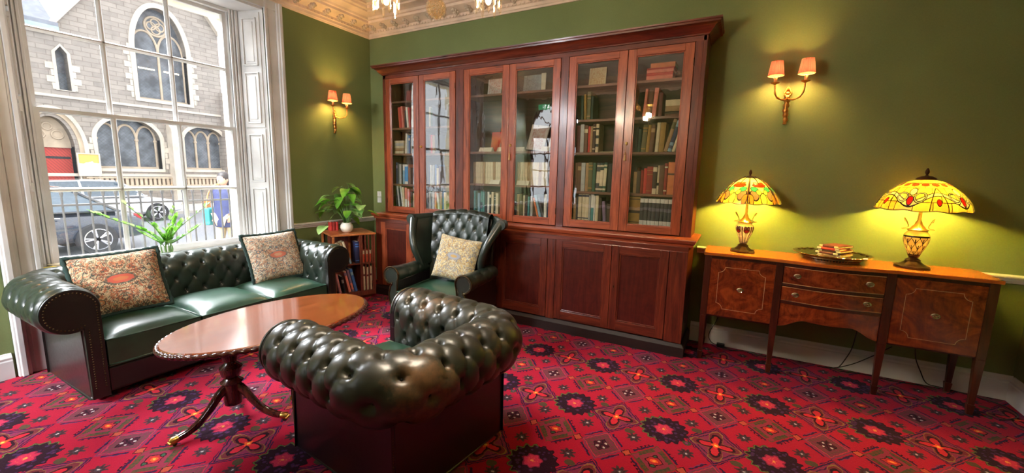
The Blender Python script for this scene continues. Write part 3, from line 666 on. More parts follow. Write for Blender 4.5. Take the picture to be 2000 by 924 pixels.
# ------------------------------------------------------------------ the big bookcase
BC = empty('bookcase', (2.32, -.25, 0), 0, 'huge mahogany library bookcase with six glazed doors above panelled cupboards, against the green wall', 'bookcase')
UY, LY = -.33, -.49                        # front planes of the glazed upper part and of the cupboards
DX = [(.600, 1.105), (1.115, 1.622), (1.735, 2.288), (2.292, 2.842), (2.925, 3.462), (3.466, 3.995)]
SHZ = {0: (1.085, 1.362, 1.728, 2.030, 2.338), 2: (1.08, 1.40, 1.743, 2.332)}
def shelf_levels(d): return SHZ[2] if d in (2, 3) else SHZ[0]
def bookcase():
    b = MB(); b.box(.55, 4.09, LY+.022, -.002, .12, .955); build('lower_carcase', b, 'mahog', BC, world=True, bevel=.003)
    b = MB(); b.strip([(0, 0), (.022, 0), (.022, .085), (.012, .10), (0, .115)], [(.545, -.003), (.545, LY+.01), (4.095, LY+.01), (4.095, -.003)]); b.box(.56, 4.08, LY+.03, -.01, 0, .12)
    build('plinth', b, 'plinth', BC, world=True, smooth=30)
    b = MB(); b.strip([(0, .94), (.012, .945), (.016, .965), (.030, .975), (.036, .99), (.040, 1.0), (.036, 1.008), (0, 1.010)], [(.53, -.003), (.53, LY+.02), (4.105, LY+.02), (4.105, -.003)])
    b.box(.53, 4.105, LY+.02, -.003, .95, 1.010); build('counter_top', b, 'mahogdoorx', BC, world=True, smooth=30)
    # upper case: back, sides, top, uprights
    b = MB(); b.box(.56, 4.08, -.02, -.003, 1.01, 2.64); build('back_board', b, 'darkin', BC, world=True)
    for x0, x1 in ((.555, .600), (4.055, 4.085)):
        b = MB(); b.box(x0, x1, UY, -.003, 1.01, 2.64); build('side_panel', b, 'mahog', BC, world=True, bevel=.002)
    for x0, x1 in ((1.628, 1.730), (2.845, 2.922), (3.999, 4.056)):
        b = MB(); b.box(x0, x1, UY, UY+.03 if x1 < 4 else UY+.03, 1.01, 2.60); b.box((x0+x1)/2-.012, (x0+x1)/2+.012, UY+.03, -.02, 1.01, 2.60); build('upright', b, 'mahog', BC, world=True, bevel=.003)
    b = MB(); b.box(.56, 4.08, UY, -.01, 2.595, 2.66); build('frieze', b, 'mahogx', BC, world=True, bevel=.003)
    b = MB(); prof = [(0, 2.635), (.008, 2.638), (.012, 2.648), (.020, 2.652), (.030, 2.664), (.050, 2.688), (.072, 2.704), (.086, 2.708), (.088, 2.722), (.096, 2.726), (.098, 2.738), (0, 2.740)]
    b.strip(prof, [(.555, -.003), (.555, UY), (4.085, UY), (4.085, -.003)]); b.box(.55, 4.09, UY, -.003, 2.64, 2.735); build('cornice_moulding', b, 'mahogx', BC, world=True, smooth=30)
    # shelves per bay
    bays = ((.60, 1.64, 0), (1.72, 2.86, 2), (2.905, 4.05, 4))
    for x0, x1, d in bays:
        for i, z in enumerate(shelf_levels(d)):
            s = MB(); s.box(x0, x1, -.29, -.021, z-.022 if i else 1.01, z); build('shelf', s, 'shelfwood', BC, world=True, bevel=.002)
    # glazed doors
    for i, (x0, x1) in enumerate(DX):
        f = MB(); z0, z1, g = 1.018, 2.592, .010; st, rl = .072, .058; r0 = .062
        y0, y1 = UY-.004, UY+.024
        d = MB(); d.box(x0, x0+st, y0, y1, z0, z1); d.box(x1-st, x1, y0, y1, z0, z1); d.mi = 1
        d.box(x0+st, x1-st, y0, y1, z0, z0+r0); d.box(x0+st, x1-st, y0, y1, z1-rl, z1); d.mi = 0
        xa, xb, za, zb = x0+st, x1-st, z0+r0, z1-rl
        for q in ((xa, xa+.010, za, zb), (xb-.010, xb, za, zb), (xa, xb, za, za+.010), (xa, xb, zb-.010, zb)): d.box(q[0], q[1], y0+.006, y0+.016, q[2], q[3])
        do = build('glazed_door', d, ['mahogdoor', 'mahogdoorx'], BC, world=True, bevel=.003)
        build('glass_pane', MB().box(xa, xb, y0+.012, y0+.0145, za, zb), 'old_cabinet_glass', do, world=True)
        hs = x0 if i % 2 == 0 else x1
        for z in (1.16, 2.44): build('hinge', MB().tube([(hs, y0-.003, z-.03), (hs, y0-.003, z+.03)], .004, 6), 'bronze', do, world=True)
        if i in (3, 5, 1):
            kx = x0+.03; k = MB(); k.lathe([(.001, -.014), (.009, -.012), (.009, .012), (.001, .014)], (kx, y0-.002, 1.80), 10)
            k.tube([(kx, y0-.001, 1.80), (kx, y0-.022, 1.80)], .003, 6); k.tube([(kx, y0-.022+.0, 1.80+.010*1), (kx+.008, y0-.022, 1.805), (kx, y0-.022, 1.79), (kx-.008, y0-.022, 1.805)], .002, 6, closed=True)
            build('key', k, 'brass', do, world=True)
            if i in (3, 5):
                tz = MB(); tz.tube([(kx, y0-.024, 1.79), (kx-.004, y0-.016, 1.75), (kx-.004, y0-.014, 1.72)], .002, 5)
                tz.lathe([(.002, .0), (.008, -.006), (.008, -.014), (.004, -.018), (.007, -.024), (.012, -.07), (.010, -.072)], (kx-.004, y0-.016, 1.722), 10); build('tassel', tz, 'inlay', do, world=True, smooth=40)
    # cupboard doors with sunk panels
    LX = [(.640, 1.110), (1.114, 1.600), (1.735, 2.250), (2.290, 2.835), (2.925, 3.460), (3.464, 3.945)]
    for i, (x0, x1) in enumerate(LX):
        z0, z1, st = .128, .905, .068; y0, y1 = LY-.002, LY+.022
        d = MB(); d.box(x0, x0+st, y0, y1, z0, z1); d.box(x1-st, x1, y0, y1, z0, z1); d.mi = 1
        d.box(x0+st, x1-st, y0, y1, z0, z0+.085); d.box(x0+st, x1-st, y0, y1, z1-.07, z1); d.mi = 0
        for q in ((x0+st, x0+st+.012, z0+.085, z1-.07), (x1-st-.012, x1-st, z0+.085, z1-.07), (x0+st, x1-st, z0+.085, z0+.097), (x0+st, x1-st, z1-.082, z1-.07)): d.box(q[0], q[1], y0+.006, y1, q[2], q[3])
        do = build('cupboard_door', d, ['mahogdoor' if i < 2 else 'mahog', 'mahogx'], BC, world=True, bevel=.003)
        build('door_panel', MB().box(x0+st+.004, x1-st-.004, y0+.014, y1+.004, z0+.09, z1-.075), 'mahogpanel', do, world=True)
        if i % 2: build('keyhole_plate', MB().lathe([(.001, -.012), (.006, -.01), (.006, .01), (.001, .012)], (x0+.03, y0-.001, .53), 10), 'bronze', do, world=True)
    for x0, x1 in ((.552, .636), (1.604, 1.731), (2.254, 2.286), (2.839, 2.921), (3.949, 4.092)):
        build('face_stile', MB().box(x0, x1, LY, LY+.022, .118, .905), 'mahog', BC, world=True, bevel=.003)
    build('face_rail', MB().box(.552, 4.092, LY-.001, LY+.022, .905, .945), 'mahogx', BC, world=True, bevel=.002)
bookcase()

# ------------------------------------------------------------------ books
BCOL = {'red': (150, 36, 30), 'crimson': (196, 50, 46), 'orange red': (206, 84, 56), 'orange': (216, 120, 66), 'salmon pink': (228, 132, 114), 'pink': (228, 160, 160), 'white': (224, 218, 206), 'cream': (214, 196, 160), 'pale grey': (180, 178, 174), 'tan': (168, 132, 92), 'brown': (104, 64, 44), 'dark brown': (62, 38, 28), 'olive green': (98, 92, 54), 'green': (52, 88, 66), 'dark green': (32, 54, 44), 'teal': (70, 132, 130), 'pale blue': (132, 166, 182), 'blue': (66, 112, 178), 'bright blue': (30, 140, 206), 'navy blue': (34, 40, 76), 'black': (28, 26, 28), 'dark grey': (66, 64, 66), 'ochre': (158, 120, 50), 'yellow': (222, 196, 56), 'maroon': (96, 30, 34), 'mauve': (128, 104, 128)}
def bmat(c):
    k = 'book_'+c
    if k not in M: M[k] = plain('book_cloth_'+c.replace(' ', '_'), srgb(*BCOL[c]), .6, ns=22)
    return k
def book_mesh(w, h, d, col, band=None, big=False):
    """upright book, spine towards -y, base centre of the spine at the origin"""
    t = min(.003, w*.16); m = MB(); m.box(-w/2, -w/2+t, 0, d, 0, h); m.box(w/2-t, w/2, 0, d, 0, h); n = 5
    prof = [(-w/2+w*i/n, -.004*sin(pi*i/n)) for i in range(n+1)]+[(w/2-w*i/n, -.004*sin(pi*i/n)+t) for i in range(n+1)]
    m.prism(prof, 'z', 0, h); m.mi = 1; m.box(-w/2+t, w/2-t, t, d-.005, .004, h-.004)
    mats = [bmat(col), 'pages']
    if band:
        m.mi = 2
        for z0, z1 in band[1]:
            m.prism([(-w/2+w*i/n, -.004*sin(pi*i/n)-.0006) for i in range(n+1)]+[(w/2-w*i/n, -.004*sin(pi*i/n)+.0005) for i in range(n+1)], 'z', h*z0, h*z1)
        mats.append(bmat(band[0]))
    return m, mats
ORD = ['first', 'second', 'third', 'fourth', 'fifth', 'sixth', 'seventh', 'eighth', 'ninth', 'tenth', 'eleventh', 'twelfth', 'thirteenth', 'fourteenth', 'fifteenth', 'sixteenth', 'seventeenth', 'eighteenth']
def put_book(x, y, z, w, h, d, col, band, lean, label, group, flat=False, rz=0, parts=False):
    m, mats = book_mesh(w, h, d, col, band)
    if parts:
        o = empty('book', (x, y, z)); a = MB(); p = MB(); bd = MB()
        def sel(i):
            q = MB(); q.v = m.v; q.f = [f for f, k in zip(m.f, m.m) if k == i]; q.m = [0]*len(q.f)
            used = sorted({j for f in q.f for j in f}); mp = {j: n for n, j in enumerate(used)}; q.v = [m.v[j] for j in used]; q.f = [tuple(mp[j] for j in f) for f in q.f]; return q
        c = build('cover', sel(0), mats[0], o); build('pages', sel(1), mats[1], o)
        if band: build('spine_label', sel(2), mats[2], c)
    else: o = build('book', m, mats)
    o.location = (x, y, z)
    if flat: o.rotation_euler = Euler((0, radians(90), rz), 'XYZ'); o.location.z = z+w/2
    else: o.rotation_euler = (0, radians(lean), rz)
    return tag(o, label, 'book', group)
# colour, thickness, height, lean(deg), band
B1, B2, B3 = [(.72, .86)], [(.1, .14), (.75, .79), (.86, .9)], [(.0, .16), (.84, 1)]
SH = {
 (0, 0): [('dark grey', .022, .25, 0), ('pale grey', .024, .25, -7), ('black', .02, .23, -7), ('white', .026, .25, -7), ('cream', .03, .24, -4), ('salmon pink', .034, .235, 0, ('white', [(0, .4)])), ('pink', .03, .22, 0, ('white', [(0, .35)])), ('crimson', .022, .2, 0), ('dark brown', .03, .19, 0), ('tan', .03, .17, 0)],
 (0, 1): [('navy blue', .03, .26, 0, ('mauve', B1)), ('dark grey', .028, .25, 0), ('pale grey', .034, .24, 0), ('dark green', .022, .22, 0), ('pale blue', .03, .235, 0, ('white', [(.7, 1)])), ('bright blue', .05, .235, 0, ('white', [(0, .14), (.9, 1)])), ('orange', .012, .24, 0), ('brown', .03, .2, 0)],
 (0, 2): [('white', .026, .235, 3), ('pale blue', .022, .22, 0), ('blue', .022, .21, 0, ('white', B1)), ('pale grey', .026, .2, 0), ('dark green', .018, .21, 0), ('olive green', .024, .205, 0, ('cream', B1)), ('cream', .028, .19, 0)],
 (0, 3): [('orange red', .028, .24, -5), ('crimson', .026, .24, -5), ('salmon pink', .03, .25, -5), ('black', .02, .2, 0), ('white', .03, .235, -5), ('crimson', .026, .23, -4), ('white', .04, .25, 2), ('pale grey', .03, .24, 0)],
 (0, 4): [('pale grey', .024, .17, 6), ('salmon pink', .03, .19, 0, ('white', [(0, .7)]))],
 (1, 0): [('white', .022, .2, 0), ('dark green', .024, .22, 0), ('pale grey', .03, .21, 0), ('orange', .03, .2, 0), ('white', .03, .19, -6), ('tan', .03, .2, 0), ('blue', .026, .21, 0), ('cream', .034, .2, 0)],
 (1, 1): [('navy blue', .028, .24, 0), ('white', .022, .235, 0), ('pale grey', .026, .23, 4), ('blue', .026, .24, 0), ('cream', .03, .2, 0), ('maroon', .026, .22, 0)],
 (1, 2): [('brown', .03, .22, 0), ('crimson', .026, .21, 0), ('tan', .034, .2, 0), ('dark grey', .03, .22, 0)],
 (1, 3): [('cream', .03, .22, 0), ('green', .03, .21, 0), ('navy blue', .03, .22, 0)],
 (2, 0): [('teal', .03, .24, 0), ('green', .026, .235, 0), ('pale blue', .03, .22, 0), ('teal', .03, .235, 0, ('navy blue', [(.2, .5)])), ('teal', .028, .23, 0), ('dark grey', .028, .24, 0), ('white', .03, .235, 0), ('black', .024, .24, 0, ('cream', B1)), ('cream', .03, .235, 0), ('dark green', .022, .2, 0, ('pale grey', B2)), ('cream', .036, .225, 0)],
 (3, 0): [('dark grey', .03, .23, 0), ('tan', .032, .225, 0), ('olive green', .036, .23, 0), ('cream', .022, .215, 0), ('dark brown', .034, .22, 0), ('teal', .024, .205, 0), ('pale grey', .028, .21, 0), ('orange', .022, .2, -15), ('pale blue', .026, .23, -15), ('dark grey', .024, .21, -15), ('white', .03, .235, 0), ('navy blue', .02, .2, 0), ('cream', .028, .21, 0)],
 (4, 0): [('tan', .028, .21, 0), ('dark grey', .02, .22, 0), ('cream', .036, .25, 0, ('navy blue', [(.9, .97), (.06, .1)])), ('cream', .034, .25, 0, ('navy blue', [(.9, .97), (.06, .1)])), ('cream', .034, .25, 0, ('navy blue', [(.9, .97), (.06, .1)])), ('pale grey', .018, .24, 0), ('teal', .03, .25, 0, ('white', [(.5, 1)])), ('white', .016, .24, 0), ('cream', .03, .24, 0), ('dark brown', .026, .22, 0), ('mauve', .03, .19, -6), ('dark brown', .04, .17, 0)],
 (4, 1): [('brown', .03, .27, 0), ('brown', .034, .275, 0, ('tan', B1)), ('pale grey', .04, .27, 0), ('tan', .03, .27, 0), ('olive green', .04, .275, 0, ('ochre', B2)), ('green', .03, .27, 0), ('dark grey', .036, .27, 2, ('cream', [(.06, .12), (.3, .7), (.86, .92)])), ('dark green', .032, .27, 2, ('cream', [(.06, .12), (.2, .75), (.86, .92)])), ('green', .03, .275, 2, ('cream', [(.06, .12), (.2, .8), (.86, .92)])), ('black', .04, .26, 0), ('dark brown', .03, .26, 0), ('maroon', .024, .26, 0)],
 (4, 2): [('maroon', .04, .25, 0), ('pale grey', .036, .26, 0), ('brown', .036, .25, 0, ('cream', B1)), ('crimson', .024, .24, 0), ('tan', .022, .24, 0), ('dark brown', .026, .26, 0, ('cream', B2)), ('cream', .03, .26, 0, ('black', [(.2, .3), (.5, .6), (.8, .86)]))],
 (4, 3): [('dark green', .024, .22, 0), ('ochre', .022, .23, -3), ('olive green', .036, .25, 0, ('tan', B2)), ('dark green', .022, .21, 0)],
 (5, 0): [('ochre', .10, .245, 0, ('dark brown', [(.05, .08), (.4, .5), (.9, .93)]))]+[('dark grey', .0335, .235, 0, ('white', B3))]*9,
 (5, 1): [('tan', .03, .23, 0, ('black', [(.84, 1)])), ('dark brown', .034, .2, 0), ('red', .022, .21, 0), ('crimson', .028, .225, 0), ('red', .05, .24, 0, ('ochre', [(.7, .72), (.85, .87), (.1, .12)])), ('dark brown', .036, .245, 0, ('cream', [(.0, .2), (.8, .96)])), ('cream', .018, .25, 0, ('black', [(.3, .4)])), ('brown', .040, .25, 0), ('red', .026, .27, 0, ('cream', [(.1, .14), (.85, .9)])), ('orange', .066, .28, 0, ('brown', [(.6, .66)])), ('orange red', .026, .28, 0), ('salmon pink', .02, .28, 0)],
 (5, 2): [('black', .03, .22, 0), ('dark green', .026, .2, 0), ('olive green', .040, .235, 3, ('ochre', B2)), ('ochre', .028, .235, 3), ('brown', .034, .235, 3, ('tan', B1)), ('cream', .028, .25, 2), ('ochre', .044, .25, 2), ('tan', .03, .28, 14, ('olive green', [(.7, .9)])), ('pale blue', .032, .265, 14, ('navy blue', [(.1, .2), (.3, .8)])), ('cream', .024, .24, 15)],
 (5, 3): [('salmon pink', .022, .24, 4), ('brown', .036, .22, 2), ('salmon pink', .034, .24, 4), ('maroon', .03, .2, 0)],
}
SHN = {0: 'bottom', 1: 'second', 2: 'middle', 3: 'fourth', 4: 'top'}
def shelf_books():
    start = {(0, 0): .665, (0, 1): .68, (0, 2): .83, (0, 3): .72, (0, 4): .93, (1, 0): 1.2, (1, 1): 1.19, (1, 2): 1.2, (1, 3): 1.2, (2, 0): 1.83, (3, 0): 2.345, (4, 0): 3.0, (4, 1): 3.0, (4, 2): 3.0, (4, 3): 3.03, (5, 0): 3.535, (5, 1): 3.56, (5, 2): 3.55, (5, 3): 3.60}
    for (d, s), lst in SH.items():
        z = shelf_levels(d)[s]+.0005; x = start[(d, s)]; place = '%s shelf behind the %s glazed door' % (SHN[s], ORD[d]); prev = 0
        for i, e in enumerate(lst):
            col, w, h, lean = e[:4]; band = e[4] if len(e) > 4 else None; dep = .13 if d == 5 and s == 0 else .15+.02*((i*7) % 3)
            run = h*sin(radians(abs(lean)))
            if prev == 0 and lean < 0 or (lean > 0 and False): pass
            if lean < 0:                                   # top tips to the left
                if prev >= 0: x += run+.002
                cx = x+w/2
            elif lean > 0: cx = x+w/2
            else: cx = x+w/2
            y = -.275+(.012 if (i*5) % 3 == 0 else .004)+(0 if s else .0)
            lift = (w/2)*sin(radians(abs(lean)))
            lb = '%s book, %s from left on %s' % (col, ORD[i], place)
            if d == 3 and s == 0 and False: pass
            if d == 5 and s == 0 and i: lb = 'grey and white banded volume, %s from left on %s' % (ORD[i], place)
            put_book(cx, y, z+lift, w-.001, h, dep, col, band, lean, lb, 'books on the '+place)
            nxt = lst[i+1][3] if i+1 < len(lst) else 0
            x += w*(1/cos(radians(lean)))+.0008
            if lean > 0 and nxt < lean: x += h*sin(radians(lean))*1.0+.003
            prev = lean
    # lying stacks
    def stack(d, s, x, items, what, yoff=-.265, dx=None):
        z = shelf_levels(d)[s]+.0005
        for i, (col, t, L, dep) in enumerate(items):
            o = put_book(x+(dx[i] if dx else 0)+L/2, yoff, z, t-.0008, L, dep, col, None, 0, '%s, %s up in lying stack, %s shelf of %s glazed door' % (col+' '+what, ORD[i], SHN[s], ORD[d]), 'lying stack on the %s shelf behind the %s glazed door' % (SHN[s], ORD[d]))
            o.rotation_euler = Euler((0, radians(-90), 0)); o.location = (x+(dx[i] if dx else 0)+L, yoff, z+t/2); z += t
    stack(0, 2, .665, [('cream', .03, .15, .17), ('tan', .034, .15, .17), ('cream', .026, .155, .17), ('pale grey', .034, .15, .16), ('cream', .03, .15, .17)], 'book')
    stack(5, 4, 3.615, [('salmon pink', .036, .215, .18), ('crimson', .024, .215, .18), ('salmon pink', .026, .22, .18), ('crimson', .014, .225, .17), ('orange', .038, .20, .17)], 'book', dx=[0, 0, 0, .0, .03])
    stack(5, 3, 3.79, [('brown', .02, .17, .17), ('dark brown', .02, .168, .17), ('tan', .045, .172, .17), ('cream', .05, .165, .17)], 'book')
    stack(4, 2, 3.235, [('cream', .008, .15, .15)], 'booklet')
    stack(5, 0, 3.70, [], 'book')
    # pictures, cards and displayed open books
    def leaning(name, x, z, w, h, mat, label, cat, ang=12, y=-.13, t=.012, dx=0):
        o = build(name, MB().box(-w/2, w/2, 0, t, 0, h), mat, bevel=.001); o.location = (x, y, z+.004); o.rotation_euler = (radians(-ang), 0, 0); return tag(o, label, cat)
    M['etch1'] = sketchmat('sketch_on_cream_paper', srgb(214, 194, 150), srgb(190, 120, 60)); M['etch2'] = sketchmat('pale_printed_cover', srgb(206, 196, 188), srgb(180, 90, 70)); M['etch3'] = sketchmat('blue_grey_print', srgb(150, 156, 160), srgb(96, 100, 104))
    M['paper'] = plain('cream_paper', srgb(226, 214, 190), .8, ns=4)
    leaning('framed_print', 3.13, 2.338, .165, .19, 'etch1', 'cream picture cover with an orange figure sketch, top shelf behind the fifth glazed door', 'picture', 8)
    leaning('framed_print', 1.99, 2.332, .17, .19, 'etch2', 'pale printed cover with a small red mark, top shelf behind the third glazed door', 'picture', 8)
    leaning('framed_print', 2.44, 2.332, .20, .19, 'etch3', 'grey blue print leaning, top shelf behind the fourth glazed door', 'picture', 8)
    leaning('framed_print', 2.57, 2.332, .05, .195, 'paper', 'narrow cream booklet upright beside a grey print, fourth glazed door', 'picture', 3)
    o = leaning('display_book', 2.50, 1.743, .20, .27, 'etch2', 'large pale open cover displayed on the middle shelf behind the fourth glazed door', 'book', 14, -.14, .02); o.rotation_euler = (radians(-14), radians(8), 0); o.location.z += .015
    o = leaning('display_book', 2.71, 1.743, .13, .27, 'paper', 'cream cover displayed by the right edge of the fourth glazed door', 'book', 14, -.14, .02); o.rotation_euler = (radians(-14), radians(8), 0); o.location.z += .01
    leaning('display_book', 2.02, 1.743, .12, .22, 'book_crimson' if 'book_crimson' in M else bmat('crimson'), 'red cover displayed upright on the middle shelf behind the third glazed door', 'book', 10, -.14, .02)
    leaning('display_book', .80, 2.338, .11, .15, bmat('red'), 'red square book leaning on the top shelf behind the first glazed door', 'book', 10, -.15, .02)
    for i, (x, z, w, wh) in enumerate(((1.98, 1.743, .16, 'left of the middle shelf behind the third glazed door'), (2.17, 1.743, .09, 'right of the middle shelf behind the third glazed door'), (2.39, 1.743, .10, 'left of the middle shelf behind the fourth glazed door'), (2.10, 1.40, .12, 'lower shelf behind the third glazed door'), (2.44, 1.40, .14, 'lower shelf behind the fourth glazed door'), (2.68, 1.743, .09, 'right of the middle shelf behind the fourth glazed door'))):
        c = MB(); c.prism([(0, 0), (.06, 0), (.036, .045), (.030, .045)], 'x', -w/2, w/2); o = build('folded_card', c, 'paper'); o.location = (x, -.285, z+.001); tag(o, 'small cream folded caption card, '+wh, 'card', 'caption cards in the bookcase')
    # long runs of tall pale bound volumes
    for d, x0, n, dr, wh in ((2, 1.80, 13, 'third', 'second'), (3, 2.345, 11, 'fourth', 'second')):
        for i in range(n):
            w = .032; m, mats = book_mesh(w-.001, .235, .17, 'cream' if (i % 4) else 'tan', None); 
            if i == 0 or (d, i) not in _plain: o = build('book', m, mats)
            o.location = (x0+w*(i+.5), -.235, 1.4005); tag(o, '%s bound volume, %s from left, second shelf, %s glazed door' % ('cream' if (i % 4) else 'tan', ORD[i], dr), 'book', 'pale bound volumes behind the %s glazed door' % dr)
def sketchmat(name, ground, ink):
    m, t, b = base_mat(name); v = coords(t); n = noise(t, v, 22, 3, .6, 3); x, y, z = xyz(t, v)
    inside = (x.abs()).lt(.07)*z.gt(.02)*z.lt(.24)
    setp(t, b, col=mixc(t, ((n-.5).abs().lt(.03))*inside*.8, ground, ink), rough=.7); return m
shelf_books()

# ------------------------------------------------------------------ button-tufted leather
def tuft(u, v, su, sv):
    a = u/su+v/sv; b = u/su-v/sv; s1 = abs(sin(pi*a)); s2 = abs(sin(pi*b))
    h = .46*(s1*s2)**.27+.54*(1-(1-max(s1, s2))**3)
    du = (a-round(a)); dv = (b-round(b)); return h-.55*exp(-(du*du+dv*dv)/.014)
def u_path(W, D, R, n_arc=20, step=.0095):
    """U round the back of a seat, open to the front (-y): list of (x, y, nx, ny, arclength)"""
    pts = []
    n = int((D-R)/step); pts += [(-W/2, -D/2+(D-R)*i/n, -1, 0) for i in range(n)]
    pts += [(-W/2+R-R*cos(a), D/2-R+R*sin(a), -cos(a), sin(a)) for a in [pi/2*i/n_arc for i in range(n_arc)]]
    n2 = int((W-2*R)/step); pts += [(-W/2+R+(W-2*R)*i/n2, D/2, 0, 1) for i in range(n2)]
    pts += [(W/2-R+R*sin(a), D/2-R+R*cos(a), sin(a), cos(a)) for a in [pi/2*i/n_arc for i in range(n_arc)]]
    pts += [(W/2, D/2-R-(D-R)*i/n, 1, 0) for i in range(n+1)]
    L = 0; out = []
    for i, p in enumerate(pts):
        if i: L += math.hypot(p[0]-pts[i-1][0], p[1]-pts[i-1][1])
        out.append(p+(L,))
    return out
def roll_profile(sc, zc, r, zin, step=.0095, a0=-112):
    pts = []; n = int(radians(180-a0)*r/step)
    for i in range(n+1): a = radians(lerp(a0, 180, i/n)); pts.append((sc+r*cos(a), zc+r*sin(a), cos(a), sin(a)))
    n = int((zc-zin)/step)
    for i in range(1, n+1): pts.append((sc-r-.0*i/n, zc-(zc-zin)*i/n, -1, 0))
    out = []; v = 0
    for i, p in enumerate(pts):
        if i: v += math.hypot(p[0]-pts[i-1][0], p[1]-pts[i-1][1])
        out.append(p+(v,))
    return out
def chesterfield(t, W, D, R, sc, zc, r, zseat, su, sv, v0, amp, mats, nseat, dz=.05, front_nails=True):
    mroll, mbody, mseat = mats
    path = u_path(W, D, R); prof = roll_profile(sc, zc, r, zseat-.03)
    Lp = path[-1][4]; ncol = round(Lp/su); su = Lp/ncol
    m = MB(); buttons = []
    def fn(i, j):
        x, y, nx, ny, u = path[i]; s, z, ps, pz, v = prof[j]
        if v >= v0: h = tuft(u, v-v0, su, sv)
        else:
            k = v/v0; h = lerp(1, .38*(1-(1-abs(sin(pi*u/su)))**1.5)+.62*abs(sin(pi*u/su))**.5, k**.7)
            h = h*.75+.25*abs(sin(pi*u/su))**.4
        e = smooth01(min(u, Lp-u)/.05); f = smooth01(v/.03)*(1 if v < prof[-1][4]-.02 else .6)
        d = amp*(h-.55)*e*f-amp*.45*(1-e)
        s += ps*d; z += pz*d
        return (x+nx*s, y+ny*s, z)
    NU, NV = len(path), len(prof)
    m.add([fn(i, j) for i in range(NU) for j in range(NV)], [(i*NV+j, i*NV+j+1, (i+1)*NV+j+1, (i+1)*NV+j) for i in range(NU-1) for j in range(NV-1)])
    roll = build('tufted_roll', m, mroll, t, smooth=75)
    # buttons sit at the bottom of the tufts
    bt = MB(); k = 0; vmax = prof[-1][4]; n = 0
    while v0+k*sv/2 < vmax-.05:
        v = v0+k*sv/2; j = min(range(NV), key=lambda q: abs(prof[q][4]-v)); s, z, ps, pz, _ = prof[j]
        for c in range(ncol+1):
            u = su*(c+(.5 if k % 2 else 0))
            if .03 < u < Lp-.03:
                i = min(range(NU), key=lambda q: abs(path[q][4]-u)); x, y, nx, ny, _ = path[i]; s2 = s-ps*amp*.50; z2 = z-pz*amp*.50
                mk = bt.mark(); bt.ball((0, 0, 0), .0075, 8, (1, 1, .55))
                nrm = Vector((nx*ps, ny*ps, pz)).normalized(); q = nrm.to_track_quat('Z', 'Y').to_matrix().to_4x4(); q.translation = (x+nx*s2, y+ny*s2, z2)
                bt.tf(q, mk)
        k += 1
    b = build('buttons', bt, 'button', roll, smooth=60); b['kind'] = 'stuff'
    # arms and back as one upholstered body
    zj = zc+r*sin(radians(-112))+.012; th = abs(sc-r)+.0
    si = -(sc-r)                      # inner face inset from the outside plane
    body = MB(); body.prism([(-W/2, -D/2), (-W/2+si-.012, -D/2), (-W/2+si-.012, D/2-si+.012), (W/2-si+.012, D/2-si+.012), (W/2-si+.012, -D/2), (W/2, -D/2), (W/2, D/2), (-W/2, D/2)], 'z', dz, zj+.03)
    build('body', body, mbody, t, bevel=.012, seg=3)
    # vertical corner piping with close nailing on the back corners
    # front scroll panels
    for sgn in (-1, 1):
        ol = []
        for a in range(180, -112, -8): ol.append((sc+(r-.006)*cos(radians(a)), zc+(r-.006)*sin(radians(a))))
        ol += [(-.002, zj), (-.004, dz), (-(si)+.004, dz)]
        pl = MB(); pts = [(sgn*(W/2+s), z) for s, z in ol]; pl.prism(pts, 'y', -D/2-.022, -D/2+.012)
        p = build('scroll_panel', pl, mbody, t, bevel=.007, seg=3)
        wl = MB(); path3 = [(x, -D/2-.014, z) for x, z in pts]; wl.tube(path3, .0065, 6); build('piping', wl, mroll, p, smooth=60)
        nl = MB(); inset = .022
        ol2 = [(sc+(r-inset)*cos(radians(a)), zc+(r-inset)*sin(radians(a))) for a in range(180, -120, -9)]+[(-inset, zj-.02-i*.016) for i in range(int((zj-.06-dz)/.016))]
        ol2 += [(-(si)+inset, zc-.02-i*.016) for i in range(int((zc-.06-dz)/.016))]
        for s, z in ol2: nl.ball((sgn*(W/2+s), -D/2-.024, z), .0048, 6, (1, .7, 1))
        if front_nails: build('nail_trim', nl, 'nail', p, smooth=60)
    # seat rail and border below the cushions
    iw = W-2*si
    fr = MB(); fr.box(-iw/2, iw/2, -D/2+.008, D/2-si, dz, .225); build('seat_base', fr, mbody, t, bevel=.02, seg=3)
    cw = iw/nseat; y0, y1 = -D/2-.010, D/2-si-.03; z0, z1 = .228, zseat
    for i in range(nseat):
        cx = -iw/2+cw*(i+.5); hx = cw/2-.007; hy = (y1-y0)/2; cy = (y0+y1)/2; c = MB()
        def top(u, v):
            a, b = 2*u-1, 2*v-1; pf = (1-abs(a)**3.2)*(1-abs(b)**3.2)
            return (cx+a*hx, cy+b*hy, z1-.004+.070*pf**.60)
        c.grid(top, 24, 24); c.box(cx-hx, cx+hx, y0, y1, z0, z1)
        s = build('seat_cushion', c, mseat, t, smooth=40, bevel=0)
        pw = MB()
        for zz in (z1, z0+.01): pw.tube([(cx-hx, y0, zz), (cx+hx, y0, zz), (cx+hx, y1, zz), (cx-hx, y1, zz)], .0055, 6, closed=True)
        build('piping', pw, mseat, s, smooth=60)
    for x in (-W/2+.07, W/2-.07):
        for y in (-D/2+.07, D/2-.07):
            build('foot', MB().lathe([(.018, 0), (.026, .01), (.028, .03), (.022, dz+.01)], (x, y, 0), 14), 'tabledark', t, smooth=40)
    return roll

